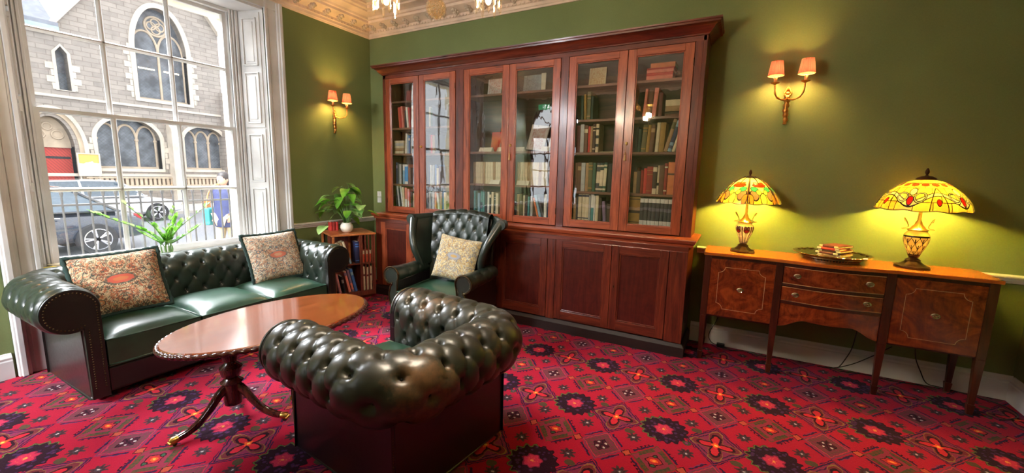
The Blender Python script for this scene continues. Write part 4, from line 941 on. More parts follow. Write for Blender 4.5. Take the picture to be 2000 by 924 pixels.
sofa = empty('chesterfield_sofa', (.590, -2.335, 0), radians(90), 'long dark green buttoned leather sofa with three seats, below the sash window', 'sofa')
chesterfield(sofa, 1.80, .75, .16, .045, .635, .135, .405, .138, .22, .20, .026, ('leather', 'leathersofa', 'leatherseat'), 3)
armch = empty('chesterfield_armchair', (2.872, -2.512, 0), radians(-96.3), 'black green buttoned leather club armchair seen from behind, nearest the camera', 'armchair')
chesterfield(armch, .775, .80, .16, .012, .592, .142, .41, .132, .225, .16, .042, ('leatherarm', 'leatherbody', 'leatherseat'), 1, .035)
def corner_nails():
    nl = MB(); W, D = .78, .83
    for i in range(32): nl.ball((.3875, .400, .06+i*.0125), .004, 6)
    build('nail_trim', nl, 'nail', armch, smooth=60)
corner_nails()

# ------------------------------------------------------------------ wing chair
def wing_chair():
    t = empty('wing_chair', (2.005, -.985, 0), radians(7), 'dark green buttoned leather wing chair with scroll arms, in front of the bookcase', 'armchair')
    BW = .27
    prof = []
    for i in range(46):                                   # inner back, from the seat up and over the crest
        q = i/45; z = .40+.66*q; y = .20+.115*q; prof.append((y, z))
    for a in range(170, -20, -14): prof.append((.365+.052*cos(radians(a)), 1.055+.045*sin(radians(a))))
    cum = [0]
    for a, b in zip(prof, prof[1:]): cum.append(cum[-1]+math.hypot(b[0]-a[0], b[1]-a[1]))
    m = MB(); NV = len(prof); NU = 60
    def fn(u, v):
        j = round(v*(NV-1)); y, z = prof[j]; s = cum[j]; x = (2*u-1)*(BW+.045*z)
        j2 = min(j+1, NV-1); j1 = max(j-1, 0); ty, tz = prof[j2][0]-prof[j1][0], prof[j2][1]-prof[j1][1]; L = math.hypot(ty, tz); ny, nz = -tz/L, ty/L
        top = cum[-1]-s; k = smooth01((s-.22)/.05)
        h = tuft(u*.62+.03, top-.10, .125, .18) if top > .10 else .4+.6*abs(sin(pi*((u*.62+.03)/.125)))**.5
        d = .026*(h-.5)*k*smooth01(top/.05)
        arch = .035*cos((2*u-1)*1.5)*smooth01((z-.8)/.25); y -= .0; c = .05*(2*u-1)**2*(1-.3*v)
        return (x, y+ny*d-c, z+nz*d+arch)
    m.grid(fn, NU, NV, flip=True); build('tufted_back', m, 'leather', t, smooth=75)
    bk = MB()
    bk.grid(lambda u, v: ((2*u-1)*(.30+.02*v), .36+.055*v, .12+(.95+.03*cos((2*u-1)*1.5))*v), 12, 8)
    bk.box(-.30, .30, .22, .36, .12, .45); o = build('back_panel', bk, 'leatherbody', t, smooth=50); sm = o.modifiers.new('thick', 'SOLIDIFY'); sm.thickness = .02
    for s in (-1, 1):
        w = MB()
        def wf(u, v):
            fl = (.30-.02)+.16*u*(.30+.70*v**1.4)+.045*v; y = .33+.05*v-.33*u*(.66+.34*sin(v*pi*.95+.25)); z = .60+.455*v-.02*u-.0*(1-v)
            return (s*fl, y, z)
        w.grid(wf, 16, 18, flip=(s == 1)); o = build('wing', w, 'leather', t, smooth=60); sm = o.modifiers.new('thick', 'SOLIDIFY'); sm.thickness = .045; sm.offset = 0
        sb = o.modifiers.new('soft', 'BEVEL'); sb.width = .012; sb.segments = 2; sb.limit_method = 'ANGLE'
        e = MB(); front = [Vector(wf(1, v/16)) for v in range(17)]; e.tube(front, [.034+.012*(i/16)**3 for i in range(17)], 12)
        topp = [Vector(wf(1-u/12, 1)) for u in range(13)]; e.tube([p+Vector((s*.012, 0, .006)) for p in topp], [.044-.012*i/12 for i in range(13)], 12)
        # little volute where the wing scrolls out
        e.lathe([(.002, -.05), (.048, -.046), (.052, .0), (.048, .028), (.002, .03)], (0, 0, 0), 16); k = e.mark()-80
        e.tf(Matrix.Translation(topp[0]+Vector((s*.014, -.012, .0))) @ Matrix.Rotation(radians(90), 4, 'X'), k)
        build('rolled_edge', e, 'leather', o, smooth=60)
        nl = MB()
        for i in range(34): p = wf(1, i/34*1.0); nl.ball((p[0]+s*.0, p[1]-.027, p[2]), .0042, 6)
        build('nail_trim', nl, 'nail', o, smooth=60)
        # scroll arm
        a = MB(); cx, cz, r = s*.372, .565, .068
        def af(u, v):
            y = lerp(.24, -.335, u); an = radians(lerp(-115, 215, v)); rr = r*(1+.18*smooth01((u-.75)/.25))
            h = .012*(tuft(u*.58+.02, v*.35+.04, .17, .22)-.5)*smooth01((1-u)/.15)*smooth01(u/.1)
            return (cx+s*(rr+h)*cos(an), y, cz+(rr+h)*sin(an)+.03*u*(1-u)*0-.012*(1-u))
        a.grid(af, 56, 40, flip=(s == 1)); arm = build('scroll_arm', a, 'leather', t, smooth=75)
        ol = [(s*.372+s*(r*1.16)*cos(radians(q)), .565+(r*1.16)*sin(radians(q))) for q in range(205, -100, -12)]
        ol += [(s*.385, .46), (s*.40, .40), (s*.395, .33), (s*.37, .26), (s*.36, .20), (s*.30, .20), (s*.305, .30), (s*.312, .42), (s*.305, .50)]
        p = MB(); p.prism(ol, 'y', -.352, -.33); pn = build('scroll_panel', p, 'leather', arm, bevel=.006, seg=3)
        wl = MB(); wl.tube([(x, -.352, z) for x, z in ol], .008, 6, closed=True)
        for i in range(len(ol)):
            x, z = ol[i]; x2, z2 = ol[(i+1) % len(ol)]; n = max(1, int(math.hypot(x2-x, z2-z)/.014))
            for k in range(n): q = k/n; xx, zz = lerp(x, x2, q), lerp(z, z2, q); mx, mz = s*.362, .50; L = math.hypot(xx-mx, zz-mz); wl.ball((xx-(xx-mx)/L*.017, -.355, zz-(zz-mz)/L*.017), .0042, 5)
        build('nail_piping', wl, 'nail', arm, smooth=60)
        sd = MB(); sd.box(min(s*.31, s*.385), max(s*.31, s*.385), -.33, .34, .20, .53); build('side_panel', sd, 'leatherbody', t, bevel=.015, seg=3)
    c = MB(); z0, z1, hx, y0, y1 = .30, .425, .297, -.37, .20
    c.grid(lambda u, v: ((2*u-1)*hx, lerp(y0, y1, v), z1+.04*((1-abs(2*u-1)**3)*(1-abs(2*v-1)**3))**.8), 22, 22); c.box(-hx, hx, y0, y1, z0, z1)
    sc = build('seat_cushion', c, 'leatherseat', t, smooth=40)
    pw = MB()
    for zz in (z1, z0+.008): pw.tube([(-hx, y0, zz), (hx, y0, zz), (hx, y1, zz), (-hx, y1, zz)], .006, 6, closed=True)
    build('piping', pw, 'leatherseat', sc, smooth=60)
    build('seat_rail', MB().box(-.355, .355, -.345, .33, .20, .30), 'leatherbody', t, bevel=.015, seg=3)
    for x in (-.31, .31):
        l = MB(); l.tube([(x*1.0, -.29, .22), (x*1.08, -.325, .16), (x*1.06, -.32, .09), (x*1.02, -.30, .04), (x*1.06, -.33, .012)], [.034, .036, .024, .017, .022], 10); build('leg', l, 'tabledark', t, smooth=50)
        l = MB(); l.tube([(x, .28, .22), (x, .30, .12), (x*1.02, .34, .0)], [.024, .020, .018], 8); build('leg', l, 'tabledark', t, smooth=50)
    return t
wing_chair()

# ------------------------------------------------------------------ cushions
def cushion(name, loc, tilt, rz, w, h, mat, label, fringe='fringe', roll=0, thick=.07):
    """pillow standing on its lower edge; local x width, z height, faces -y"""
    m = MB(); N = 30
    def side(s):
        def f(u, v):
            a, b = 2*u-1, 2*v-1; pinch = 1-.055*(1-a*a)*0-.06*(1-abs(a)**2)*(abs(b)**3); pinch2 = 1-.06*(1-abs(b)**2)*(abs(a)**3)
            t = thick*max(0, (1-a**4)*(1-b**4))**.62; wr = .004*sin(9*a+4*b)*(1-a*a)*(1-b*b)
            return (a*w/2*pinch2, s*(t+wr), h/2+b*h/2*pinch)
        return f
    m.grid(side(-1), N, N); m.grid(side(1), N, N, flip=True)
    t = empty(name, loc); t.rotation_euler = (Matrix.Rotation(rz, 4, 'Z') @ Matrix.Rotation(tilt, 4, 'X') @ Matrix.Rotation(roll, 4, 'Y')).to_euler()
    tag(t, label, 'cushion'); c = build('cushion_cover', m, mat, t, smooth=80)
    if fringe:
        f = MB(); pts = []
        E = [(-1, -1, 1, -1), (1, -1, 1, 1), (1, 1, -1, 1), (-1, 1, -1, -1)]
        for x0, y0, x1, y1 in E:
            for i in range(26):
                a, b = lerp(x0, x1, i/26), lerp(y0, y1, i/26); p = side(1)(.5+a/2, .5+b/2); pts.append((p[0]*1.015, 0, h/2+(p[2]-h/2)*1.015))
        rr = [.0145+.0035*sin(i*2.3) for i in range(len(pts))]
        f.tube(pts, rr, 8, closed=True); build('fringe', f, fringe, t, smooth=60)
    return t
cushion('cushion', (.655, -2.915, .472), radians(-27), radians(79), .50, .45, 'floral_rust', 'rust and cream floral cushion with dark green fringe, left end of the sofa', roll=radians(-3))
cushion('cushion', (.600, -1.735, .452), radians(-24), radians(83), .50, .475, 'floral_pale', 'paler pink and blue floral cushion with green fringe, right part of the sofa', roll=radians(-2))
cushion('cushion', (2.05, -.975, .482), radians(-17), radians(4), .47, .43, 'floral_gold', 'square ochre and grey floral cushion propped on the wing chair', None, roll=radians(6), thick=.06)

# ------------------------------------------------------------------ oval coffee table
def coffee_table():
    cx, cy, a, b, H, th = 1.850, -2.562, .390, .622, .55, radians(-2.4)
    t = empty('coffee_table', (cx, cy, 0), th, 'polished oval mahogany coffee table on splayed pedestal legs, in front of the sofa', 'table')
    m = MB(); N = 120
    def ring(k, z, o=0): return [((a+o)*k*cos(2*pi*i/N), (b+o)*k*sin(2*pi*i/N), z) for i in range(N)]
    def rings(R):
        n0 = m.mark(); vs = [p for r in R for p in r]; fs = []
        for j in range(len(R)-1):
            for i in range(N): k = (i+1) % N; fs.append((j*N+i, j*N+k, (j+1)*N+k, (j+1)*N+i))
        fs += [tuple(reversed(range(N))), tuple((len(R)-1)*N+i for i in range(N))]; m.add(vs, fs)
    rings([ring(1, H-.030, -.03), ring(1, H-.026, -.006), ring(1, H-.006, -.004), ring(1, H, -.010)])
    build('table_top', m, 'table', t, smooth=30)
    e = MB(); NT = 720                                        # rope-twist edge
    def ef(u, v):
        an = 2*pi*u; ph = 2*pi*v; r = .0135*(1+.20*sin(4*ph/2*1+an*75)); nx, ny = cos(an)/a, sin(an)/b; L = math.hypot(nx, ny); o = r*cos(ph)
        return (a*cos(an)+nx/L*o, b*sin(an)+ny/L*o, H-.020+r*sin(ph))
    e.grid(ef, NT, 10, cu=True, cv=True); build('rope_edge', e, 'tabledark', t, smooth=80)
    for py, base in ((-.30, 250), (.30, 70)):
        pr = [(.020, .10), (.045, .105), (.050, .13), (.046, .20), (.050, .235), (.060, .245), (.044, .258), (.036, .27), (.050, .285), (.056, .31), (.060, .335), (.034, .36), (.030, .372), (.040, .38), (.045, .42), (.042, .455), (.036, .48), (.034, .49), (.06, .50), (.075, .52)]
        c = MB(); c.lathe(pr, (.01, py, 0), 28)
        build('pedestal', c, 'tabledark', t, smooth=35)
        c = MB(); c.box(-.09, .11, py-.16, py+.16, .505, .522); build('bearer', c, 'tabledark', t, bevel=.004)
        for k in range(3):
            an = radians(base+20+120*k) if base == 250 else radians(base-20+120*k)
            d = Vector((cos(an), sin(an), 0)); P = [Vector((.01, py, 0))+d*q+Vector((0, 0, z)) for q, z in ((.025, .215), (.07, .19), (.12, .13), (.18, .07), (.24, .04), (.285, .032))]
            pts = catmull(P, 5); l = MB(); l.tube(pts, [lerp(.033, .017, (i/len(pts))**.8) for i in range(len(pts))], 10, flat=.62)
            for o in (-.012, 0, .012):
                q = Vector((-d.y, d.x, 0))*o; l.tube([p+q+Vector((0, 0, lerp(.031, .016, (i/len(pts))**.8)-abs(o)*.3)) for i, p in enumerate(pts)], .0035, 5)
            lg = build('leg', l, 'tabledark', t, smooth=50)
            e2 = Vector((.01, py, 0))+d*.285; c = MB(); c.tube([e2+Vector((0, 0, .034)), e2+d*.025+Vector((0, 0, .032)), e2+d*.04+Vector((0, 0, .030))], [.018, .0215, .016], 10)
            for o in (-.012, -.004, .004, .012): c.ball(e2+d*.038+Vector((-d.y*o, d.x*o, .024)), .0085, 8)
            build('brass_paw', c, 'brass', lg, smooth=60)
            w = MB(); wc = e2+d*.018; w.tube([wc+Vector((-d.y*.006, d.x*.006, .0095)), wc-Vector((-d.y*.006, d.x*.006, -.0095))], .0095, 12); build('castor', w, 'bronze', lg, smooth=40)
coffee_table()

# ------------------------------------------------------------------ sideboard
SBX, SBY = 5.06, -.22
def bowf(x):
    q = abs(x-SBX)
    return -.425-(.055*(.5+.5*cos(pi*min(1, q/.42))))
def sideboard():
    t = empty('sideboard', (SBX, SBY, 0), 0, 'flame mahogany sideboard on six tapering legs with brass ring handles, against the green wall', 'sideboard')
    x0, x1 = 4.205, 5.915; n = 60
    front = [(lerp(x0, x1, i/n), bowf(lerp(x0, x1, i/n))-.012) for i in range(n+1)]
    m = MB(); m.prism(front+[(x1, -.035), (x0, -.035)], 'z', .894, .916); build('top', m, 'sbtop', t, world=True, bevel=.004)
    m = MB(); ff = [(lerp(x0+.02, x1-.02, i/n), bowf(lerp(x0+.02, x1-.02, i/n))+.012) for i in range(n+1)]
    m.prism(ff+[(x1-.02, -.05), (x0+.02, -.05)], 'z', .872, .895)
    m.box(4.23, 4.745, -.41, -.05, .385, .875); m.box(5.375, 5.885, -.41, -.05, .385, .875); m.box(4.745, 5.375, -.40, -.05, .575, .875)
    build('carcase', m, 'sbframe', t, world=True, bevel=.003)
    legs = [(4.238, -.405), (4.735, bowf(4.735)+.022), (5.385, bowf(5.385)+.022), (5.880, -.405), (4.238, -.065), (5.880, -.065)]
    for (x, y) in legs:
        l = MB(); l.box(x-.024, x+.024, y-.022, y+.022, .385, .893); l.taper(x-.024, x+.024, y-.022, y+.022, .07, .385, .62); l.taper(x-.020, x+.020, y-.019, y+.019, .0, .07, .72)
        build('leg', l, 'sbframe', t, world=True, bevel=.002)
    def ringpull(x, y, z, par, r=.017):
        h = MB(); k = h.mark(); h.lathe([(.002, 0), (r, 0), (r+.002, .002), (r-.003, .006), (r-.008, .004), (.006, .004), (.005, .012), (.001, .013)], (0, 0, 0), 20)
        h.tube([(r*.72*cos(q), r*.62*sin(q)-.004, .010) for q in [2*pi*i/20 for i in range(20)]], .0022, 6, closed=True)
        h.tf(Matrix.Translation((x, y, z)) @ Matrix.Rotation(radians(90), 4, 'X') @ Matrix.Diagonal((1.35, 1, 1, 1)), k); build('handle', h, 'silver', par, smooth=50, world=True)
    for (a, b) in ((4.262, 4.712), (5.408, 5.856)):
        d = build('door', MB().box(a, b, -.424, -.405, .398, .868), 'flame', t, world=True, bevel=.002)
        ins = .062; xa, xb, za, zb, r = a+ins, b-ins, .398+ins, .868-ins, .045; P = []
        for (cxx, czz, a0) in ((xa, za, 90), (xb, za, 180), (xb, zb, 270), (xa, zb, 0)):
            sx = 1 if cxx == xa else -1; q = [(cxx+r*cos(radians(s)), czz+r*sin(radians(s))) for s in [a0+(-90)*i/8 for i in range(9)]]
            P += q
        build('stringing', MB().tube([(x, -.4245, z) for x, z in P], .0016, 5, closed=True), 'inlay', d, world=True)
        ringpull((a+b)/2, -.4245, .633, d)
    xs = [lerp(4.762, 5.358, i/24) for i in range(25)]
    for z0, z1 in ((.735, .866), (.602, .712)):
        f = MB(); f.prism([(x, bowf(x)+.012) for x in xs]+[(x, bowf(x)+.034) for x in reversed(xs)], 'z', z0, z1)
        d = build('drawer', f, 'flame', t, world=True, bevel=.002, smooth=30)
        bd = MB()
        for z in (z0+.003, z1-.003): bd.tube([(x, bowf(x)+.0105, z) for x in xs], .0022, 5)
        build('cock_bead', bd, 'inlay', d, world=True)
        for x in (4.85, 5.27): ringpull(x, bowf(x)+.011, (z0+z1)/2, d)
    f = MB(); f.prism([(x, bowf(x)+.016) for x in xs]+[(x, bowf(x)+.04) for x in reversed(xs)], 'z', .715, .733); f.prism([(x, bowf(x)+.014) for x in xs]+[(x, bowf(x)+.04) for x in reversed(xs)], 'z', .578, .600)
    f.prism([(x, bowf(x)+.02) for x in xs]+[(x, bowf(x)+.04) for x in reversed(xs)], 'z', .866, .893)
    build('drawer_rail', f, 'sbframe', t, world=True)
    # shaped apron: serpentine lower edge
    m = MB(); top = []; vs = []; 
    def low(x):
        q = (x-4.762)/(5.358-4.762); return .395+.075*smooth01(min(q, 1-q)/.28)-.012*cos((q-.5)*2*pi)*(1 if .25 < q < .75 else 0)*.6
    for k, off in enumerate((.016, .034)):
        for x in xs: vs += [(x, bowf(x)+off, low(x)), (x, bowf(x)+off, .578)]
    n2 = 2*len(xs); fs = []
    for i in range(len(xs)-1):
        a = 2*i; fs += [(a, a+2, a+3, a+1), (n2+a+1, n2+a+3, n2+a+2, n2+a), (a, n2+a, n2+a+2, a+2), (a+1, a+3, n2+a+3, n2+a+1)]
    fs += [(0, 1, n2+1, n2), (n2-2, 2*n2-2, 2*n2-1, n2-1)]
    m.add(vs, fs); build('apron', m, 'flame', t, world=True, smooth=30)
sideboard()

# ------------------------------------------------------------------ leaded glass table lamps
def table_lamp(name, x, y, z, kind, label, rz, R, k=1.0):
    t = empty(name, (x, y, z), rz, label, 'lamp')
    if kind == 'flower':
        shade = [(.040, .635), (.075, .618), (.115, .592), (.155, .556), (.190, .516), (.215, .478), (.232, .448), (.240, .425)]
        body = [(.030, .075), (.034, .09), (.046, .13), (.064, .175), (.070, .205), (.062, .228), (.040, .248)]
        gs, gb, hz = 'tiffany_flower_glass', 'tiffany_urn_mauve', .425
    else:
        shade = [(.038, .624), (.085, .606), (.130, .580), (.172, .545), (.208, .505), (.232, .468), (.246, .436), (.250, .416)]
        body = [(.032, .085), (.036, .10), (.052, .14), (.066, .18), (.070, .21), (.066, .235), (.048, .262)]
        gs, gb, hz = 'tiffany_gold_glass', 'tiffany_urn_gold', .416
    fac = 12 if kind == 'flower' else 40
    s = MB(); NT = 96
    P = [Vector((r, 0, zz)) for r, zz in shade]; Q = catmull(P, 4)
    def sf(u, v):
        q = Q[round(v*(len(Q)-1))]; an = 2*pi*u; w = smooth01((v-.75)/.25); r = q.x
        sc = .010*w*(abs(sin(an*6)) if kind == 'flower' else abs(cos(an*5)))
        if kind == 'flower': fa = (an/(pi/3)) % 1-.5; r = r*(1-.03*(1-abs(fa*2))*(-1)) if False else r*(1-.035*abs(sin(an*3))**.5*0)
        return (r*cos(an), r*sin(an), q.z-sc)
    s.grid(sf, NT, len(Q), cu=True); sh = build('lamp_shade', s, gs, t, smooth=80)
    rim = MB(); rim.tube([sf(i/NT, 1) for i in range(NT)], .0032, 6, closed=True); build('shade_rim', rim, 'bronze', sh, smooth=60)
    if kind == 'flower':
        rb = MB()
        for kx in range(6): rb.tube([Vector(sf(kx/6, j/8*.99))*1.004 for j in range(9)], .0042, 6)
        build('shade_rib', rb, 'bronze', sh, smooth=60)
    c = MB(); c.lathe([(.062, .608 if kind == 'flower' else .604), (.052, .628), (.030, .640), (.010, .645), (.006, .652), (.009, .658), (.012, .668), (.010, .682), (.004, .694), (.001, .697)], (0, 0, 0), 24); build('finial_cap', c, 'bronze', t, smooth=45)
    c = MB(); c.lathe([(.013, body[-1][1]-.01), (.052, body[-1][1]), (.058, body[-1][1]+.008), (.040, body[-1][1]+.016), (.034, body[-1][1]+.03), (.022, body[-1][1]+.042), (.018, body[-1][1]+.06), (.010, body[-1][1]+.075), (.008, .62), (.004, .63)], (0, 0, 0), 24); build('stem', c, 'brass', t, smooth=45)
    for i in range(4):
        an = pi/4+i*pi/2+.3; zb = body[-1][1]+.01; d = Vector((cos(an), sin(an), 0)); up = Vector((0, 0, 1))
        build('scroll_handle', MB().tube(catmull([d*.05+up*(zb-.004), d*.085+up*(zb+.0), d*.052+up*(zb+.014), d*.066+up*(zb+.06), d*.078+up*(zb+.078), d*.070+up*(zb+.05)], 5), .0024, 6), 'brass', t, smooth=60)
    b = MB(); b.grid(lambda u, v: (lambda q: (q.x*cos(2*pi*u), q.x*sin(2*pi*u), q.z))(catmull([Vector((r, 0, zz)) for r, zz in body], 4)[round(v*24)]), 48, 25, cu=True)
    build('urn', b, gb, t, smooth=60)
    b = MB(); b.lathe([(.094, 0), (.098, .004), (.092, .014), (.070, .022), (.052, .036), (.040, .048), (.044, .054), (.032, .062), (.022, .070), (.030, .080), (.036, body[0][1]+.012), (.034, body[0][1]+.014)], (0, 0, 0), 8 if kind == 'flower' else 26); build('foot', b, 'bronze', t, smooth=35 if kind != 'flower' else 15)
    for i, an in enumerate((.4, .4+pi)):
        p = Vector((cos(an)*.055, sin(an)*.055, hz+.10)); g = MB(); g.ball(p, .022, 12, (1, 1, 1.2)); build('bulb', g, 'bulb', t, smooth=60)
        g = MB(); g.tube([(0, 0, hz+.10), (p.x*.7, p.y*.7, hz+.08), (p.x, p.y, hz+.085)], .007, 6); build('bulb_holder', g, 'brass', t, smooth=60)
        bulb_light('lamp_light', (p.x, p.y, p.z), W_LAMP/2, LAMP, .034, t)
    bulb_light('urn_light', (0, 0, body[3][1]), .5, LAMP, .015, t)
    t.scale = (k, k, k)
table_lamp('table_lamp', 4.478, -.215, .9165, 'flower', 'leaded glass lamp with red flower shade and mauve urn, left end of the sideboard', .5, .24, .965)
table_lamp('table_lamp', 5.535, -.215, .9165, 'gold', 'larger leaded glass lamp with golden yellow shade and red jewels, right end of the sideboard', -1.25, .25, 1.0)

# ------------------------------------------------------------------ tray and books on the sideboard
def tray():
    t = empty('serving_tray', (5.07, -.215, .9165), 0, 'round silver tray with pierced rim holding small books, on the sideboard', 'tray')
    m = MB(); m.lathe([(.001, .022), (.15, .022), (.165, .026), (.20, .040), (.232, .050), (.236, .052), (.232, .046), (.20, .036), (.168, .020), (.15, .016), (.001, .016)], (0, 0, 0), 72, False)
    k = m.mark(); build('tray_plate', m, 'silver', t, smooth=40)
    r = MB(); N = 360; r.grid(lambda u, v: ((.232+.010*cos(2*pi*v)+.006*sin(u*2*pi*24))*cos(2*pi*u), (.232+.010*cos(2*pi*v)+.006*sin(u*2*pi*24))*sin(2*pi*u), .052+.005*sin(2*pi*v)), N, 6, cu=True, cv=True); build('scalloped_rim', r, 'silver', t, smooth=60)
    g = MB()
    for i in range(60): a = 2*pi*i/60; g.tube([(.168*cos(a), .168*sin(a), .006), (.186*cos(a), .186*sin(a), .024)], .0035, 5)
    g.tube([(.168*cos(2*pi*i/48), .168*sin(2*pi*i/48), .006) for i in range(48)], .004, 6, closed=True); g.tube([(.19*cos(2*pi*i/48), .19*sin(2*pi*i/48), .026) for i in range(48)], .004, 6, closed=True)
    build('pierced_gallery', g, 'silver', t, smooth=50)
    for i in range(4): a = pi/4+i*pi/2; build('tray_foot', MB().lathe([(.010, 0), (.012, .004), (.007, .016)], (.14*cos(a), .14*sin(a), 0), 10), 'silver', t, smooth=40)
    z = .9165+.0225
    specs = [('orange', .014, .150, .20, .02), ('tan', .015, .150, .205, .03), ('maroon', .016, .150, .205, -.02), ('brown', .015, .148, .20, .0), ('crimson', .017, .145, .20, .05), ('maroon', .016, .130, .19, -.1)]
    names = ['bottom', 'second from bottom', 'third from bottom', 'fourth from bottom', 'second from top', 'topmost']
    for i, (c, tk, L, dp, rz) in enumerate(specs):
        o = put_book(5.05, -.30, z, tk-.0006, L, dp, c, ('cream', [(0, .2), (.82, 1)]), 0, '%s cloth book, %s of the pile on the silver tray' % (c, names[i]), 'pile of small books on the silver tray', parts=True)
        o.rotation_euler = (Matrix.Rotation(radians(-33)+rz, 4, 'Z') @ Matrix.Rotation(radians(-90), 4, 'Y')).to_euler(); 
        a = radians(-33)+rz; ox, oy = Vector((L/2, -dp/2)); o.location = (5.085+.012*(i % 2)+cos(a)*L/2+sin(a)*dp/2, -.205+sin(a)*L/2-cos(a)*dp/2, z+tk/2); z += tk
tray()

# ------------------------------------------------------------------ wall lights
def sconce(name, label, loc, rz, power=1.0):
    """two-arm gilt bracket; local -y points into the room"""
    t = empty(name, loc, rz, label, 'wall light')
    b = MB(); P = catmull([(0, -.012, .0), (.004, -.02, .05), (-.004, -.022, .11), (0, -.02, .17), (.0, -.02, .22), (0, -.018, .26)], 6)
    b.tube(P, [.010+.009*sin(pi*(i/len(P)))**.5+.004*sin(i*1.7) for i in range(len(P))], 10)
    for zc, r in ((.02, .012), (.055, .010), (.10, .014), (.145, .012), (.20, .016)): b.ball((0, -.02, zc), r, 10)
    for s in (-1, 1):
        b.tube(catmull([(0, -.02, .21), (s*.022, -.026, .235), (s*.014, -.024, .262), (s*.002, -.022, .29)], 5), [.009]*5+[.007]*5+[.006]*5+[.002], 6)
        b.tube(catmull([(0, -.02, .03), (s*.012, -.022, .07), (s*.006, -.02, .12)], 5), .006, 6)
    b.ball((0, -.022, .275), .013, 10, (1, .8, 1.5)); build('wall_bracket', b, 'gilt', t, smooth=70)
    for s in (-1, 1):
        a = MB(); P = catmull([(0, -.03, .20), (s*.03, -.07, .185), (s*.068, -.11, .192), (s*.092, -.125, .228), (s*.097, -.125, .275), (s*.10, -.125, .305)], 6)
        a.tube(P, [.0065+.0015*sin(i*1.1) for i in range(len(P))], 8)
        a.ball((s*.068, -.11, .196), .011, 8); a.lathe([(.006, .296), (.012, .302), (.028, .308), (.030, .312), (.012, .314), (.010, .318)], (s*.10, -.125, 0), 18)
        ar = build('arm', a, 'gilt', t, smooth=60)
        c = MB(); c.lathe([(.010, .314), (.012, .318), (.012, .352), (.009, .356)], (s*.10, -.125, 0), 14); build('candle_sleeve', c, 'inlay', ar, smooth=40)
        sh = MB(); N = 64; sh.grid(lambda u, v: ((lerp(.056, .040, v)+.0012*sin(u*2*pi*20))*cos(2*pi*u)+s*.10, (lerp(.056, .040, v)+.0012*sin(u*2*pi*20))*sin(2*pi*u)-.125, lerp(.365, .472, v)), 120, 8, cu=True)
        so = build('lamp_shade', sh, 'silk', t, smooth=80)
        build('shade_trim', MB().tube([(s*.10+.056*cos(2*pi*i/32), -.125+.056*sin(2*pi*i/32), .365) for i in range(32)], .0018, 5, closed=True), 'inlay', so, smooth=60); g = MB(); g.tube([(s*.10+.040*cos(2*pi*i/32), -.125+.040*sin(2*pi*i/32), .472) for i in range(32)], .0018, 5, closed=True); build('shade_trim', g, 'inlay', so, smooth=60)
        g = MB(); g.ball((s*.10, -.125, .400), .012, 10, (1, 1, 1.9)); build('bulb', g, 'bulb', t, smooth=60)
        bulb_light('sconce_light', (s*.10, -.125, .405), W_SCON/2*power, SCON, .026, t)
sconce('wall_sconce', 'gilt two-arm wall light with salmon shades, above the sideboard', (4.683, 0, 1.958), 0)
sconce('wall_sconce', 'gilt two-arm wall light with salmon shades, between the window and the bookcase', (0, -.60, 1.955), radians(90))
sconce('wall_sconce', 'gilt two-arm wall light on the far side of the window, reflected in the bookcase glass', (0, -3.98, 1.955), radians(90))

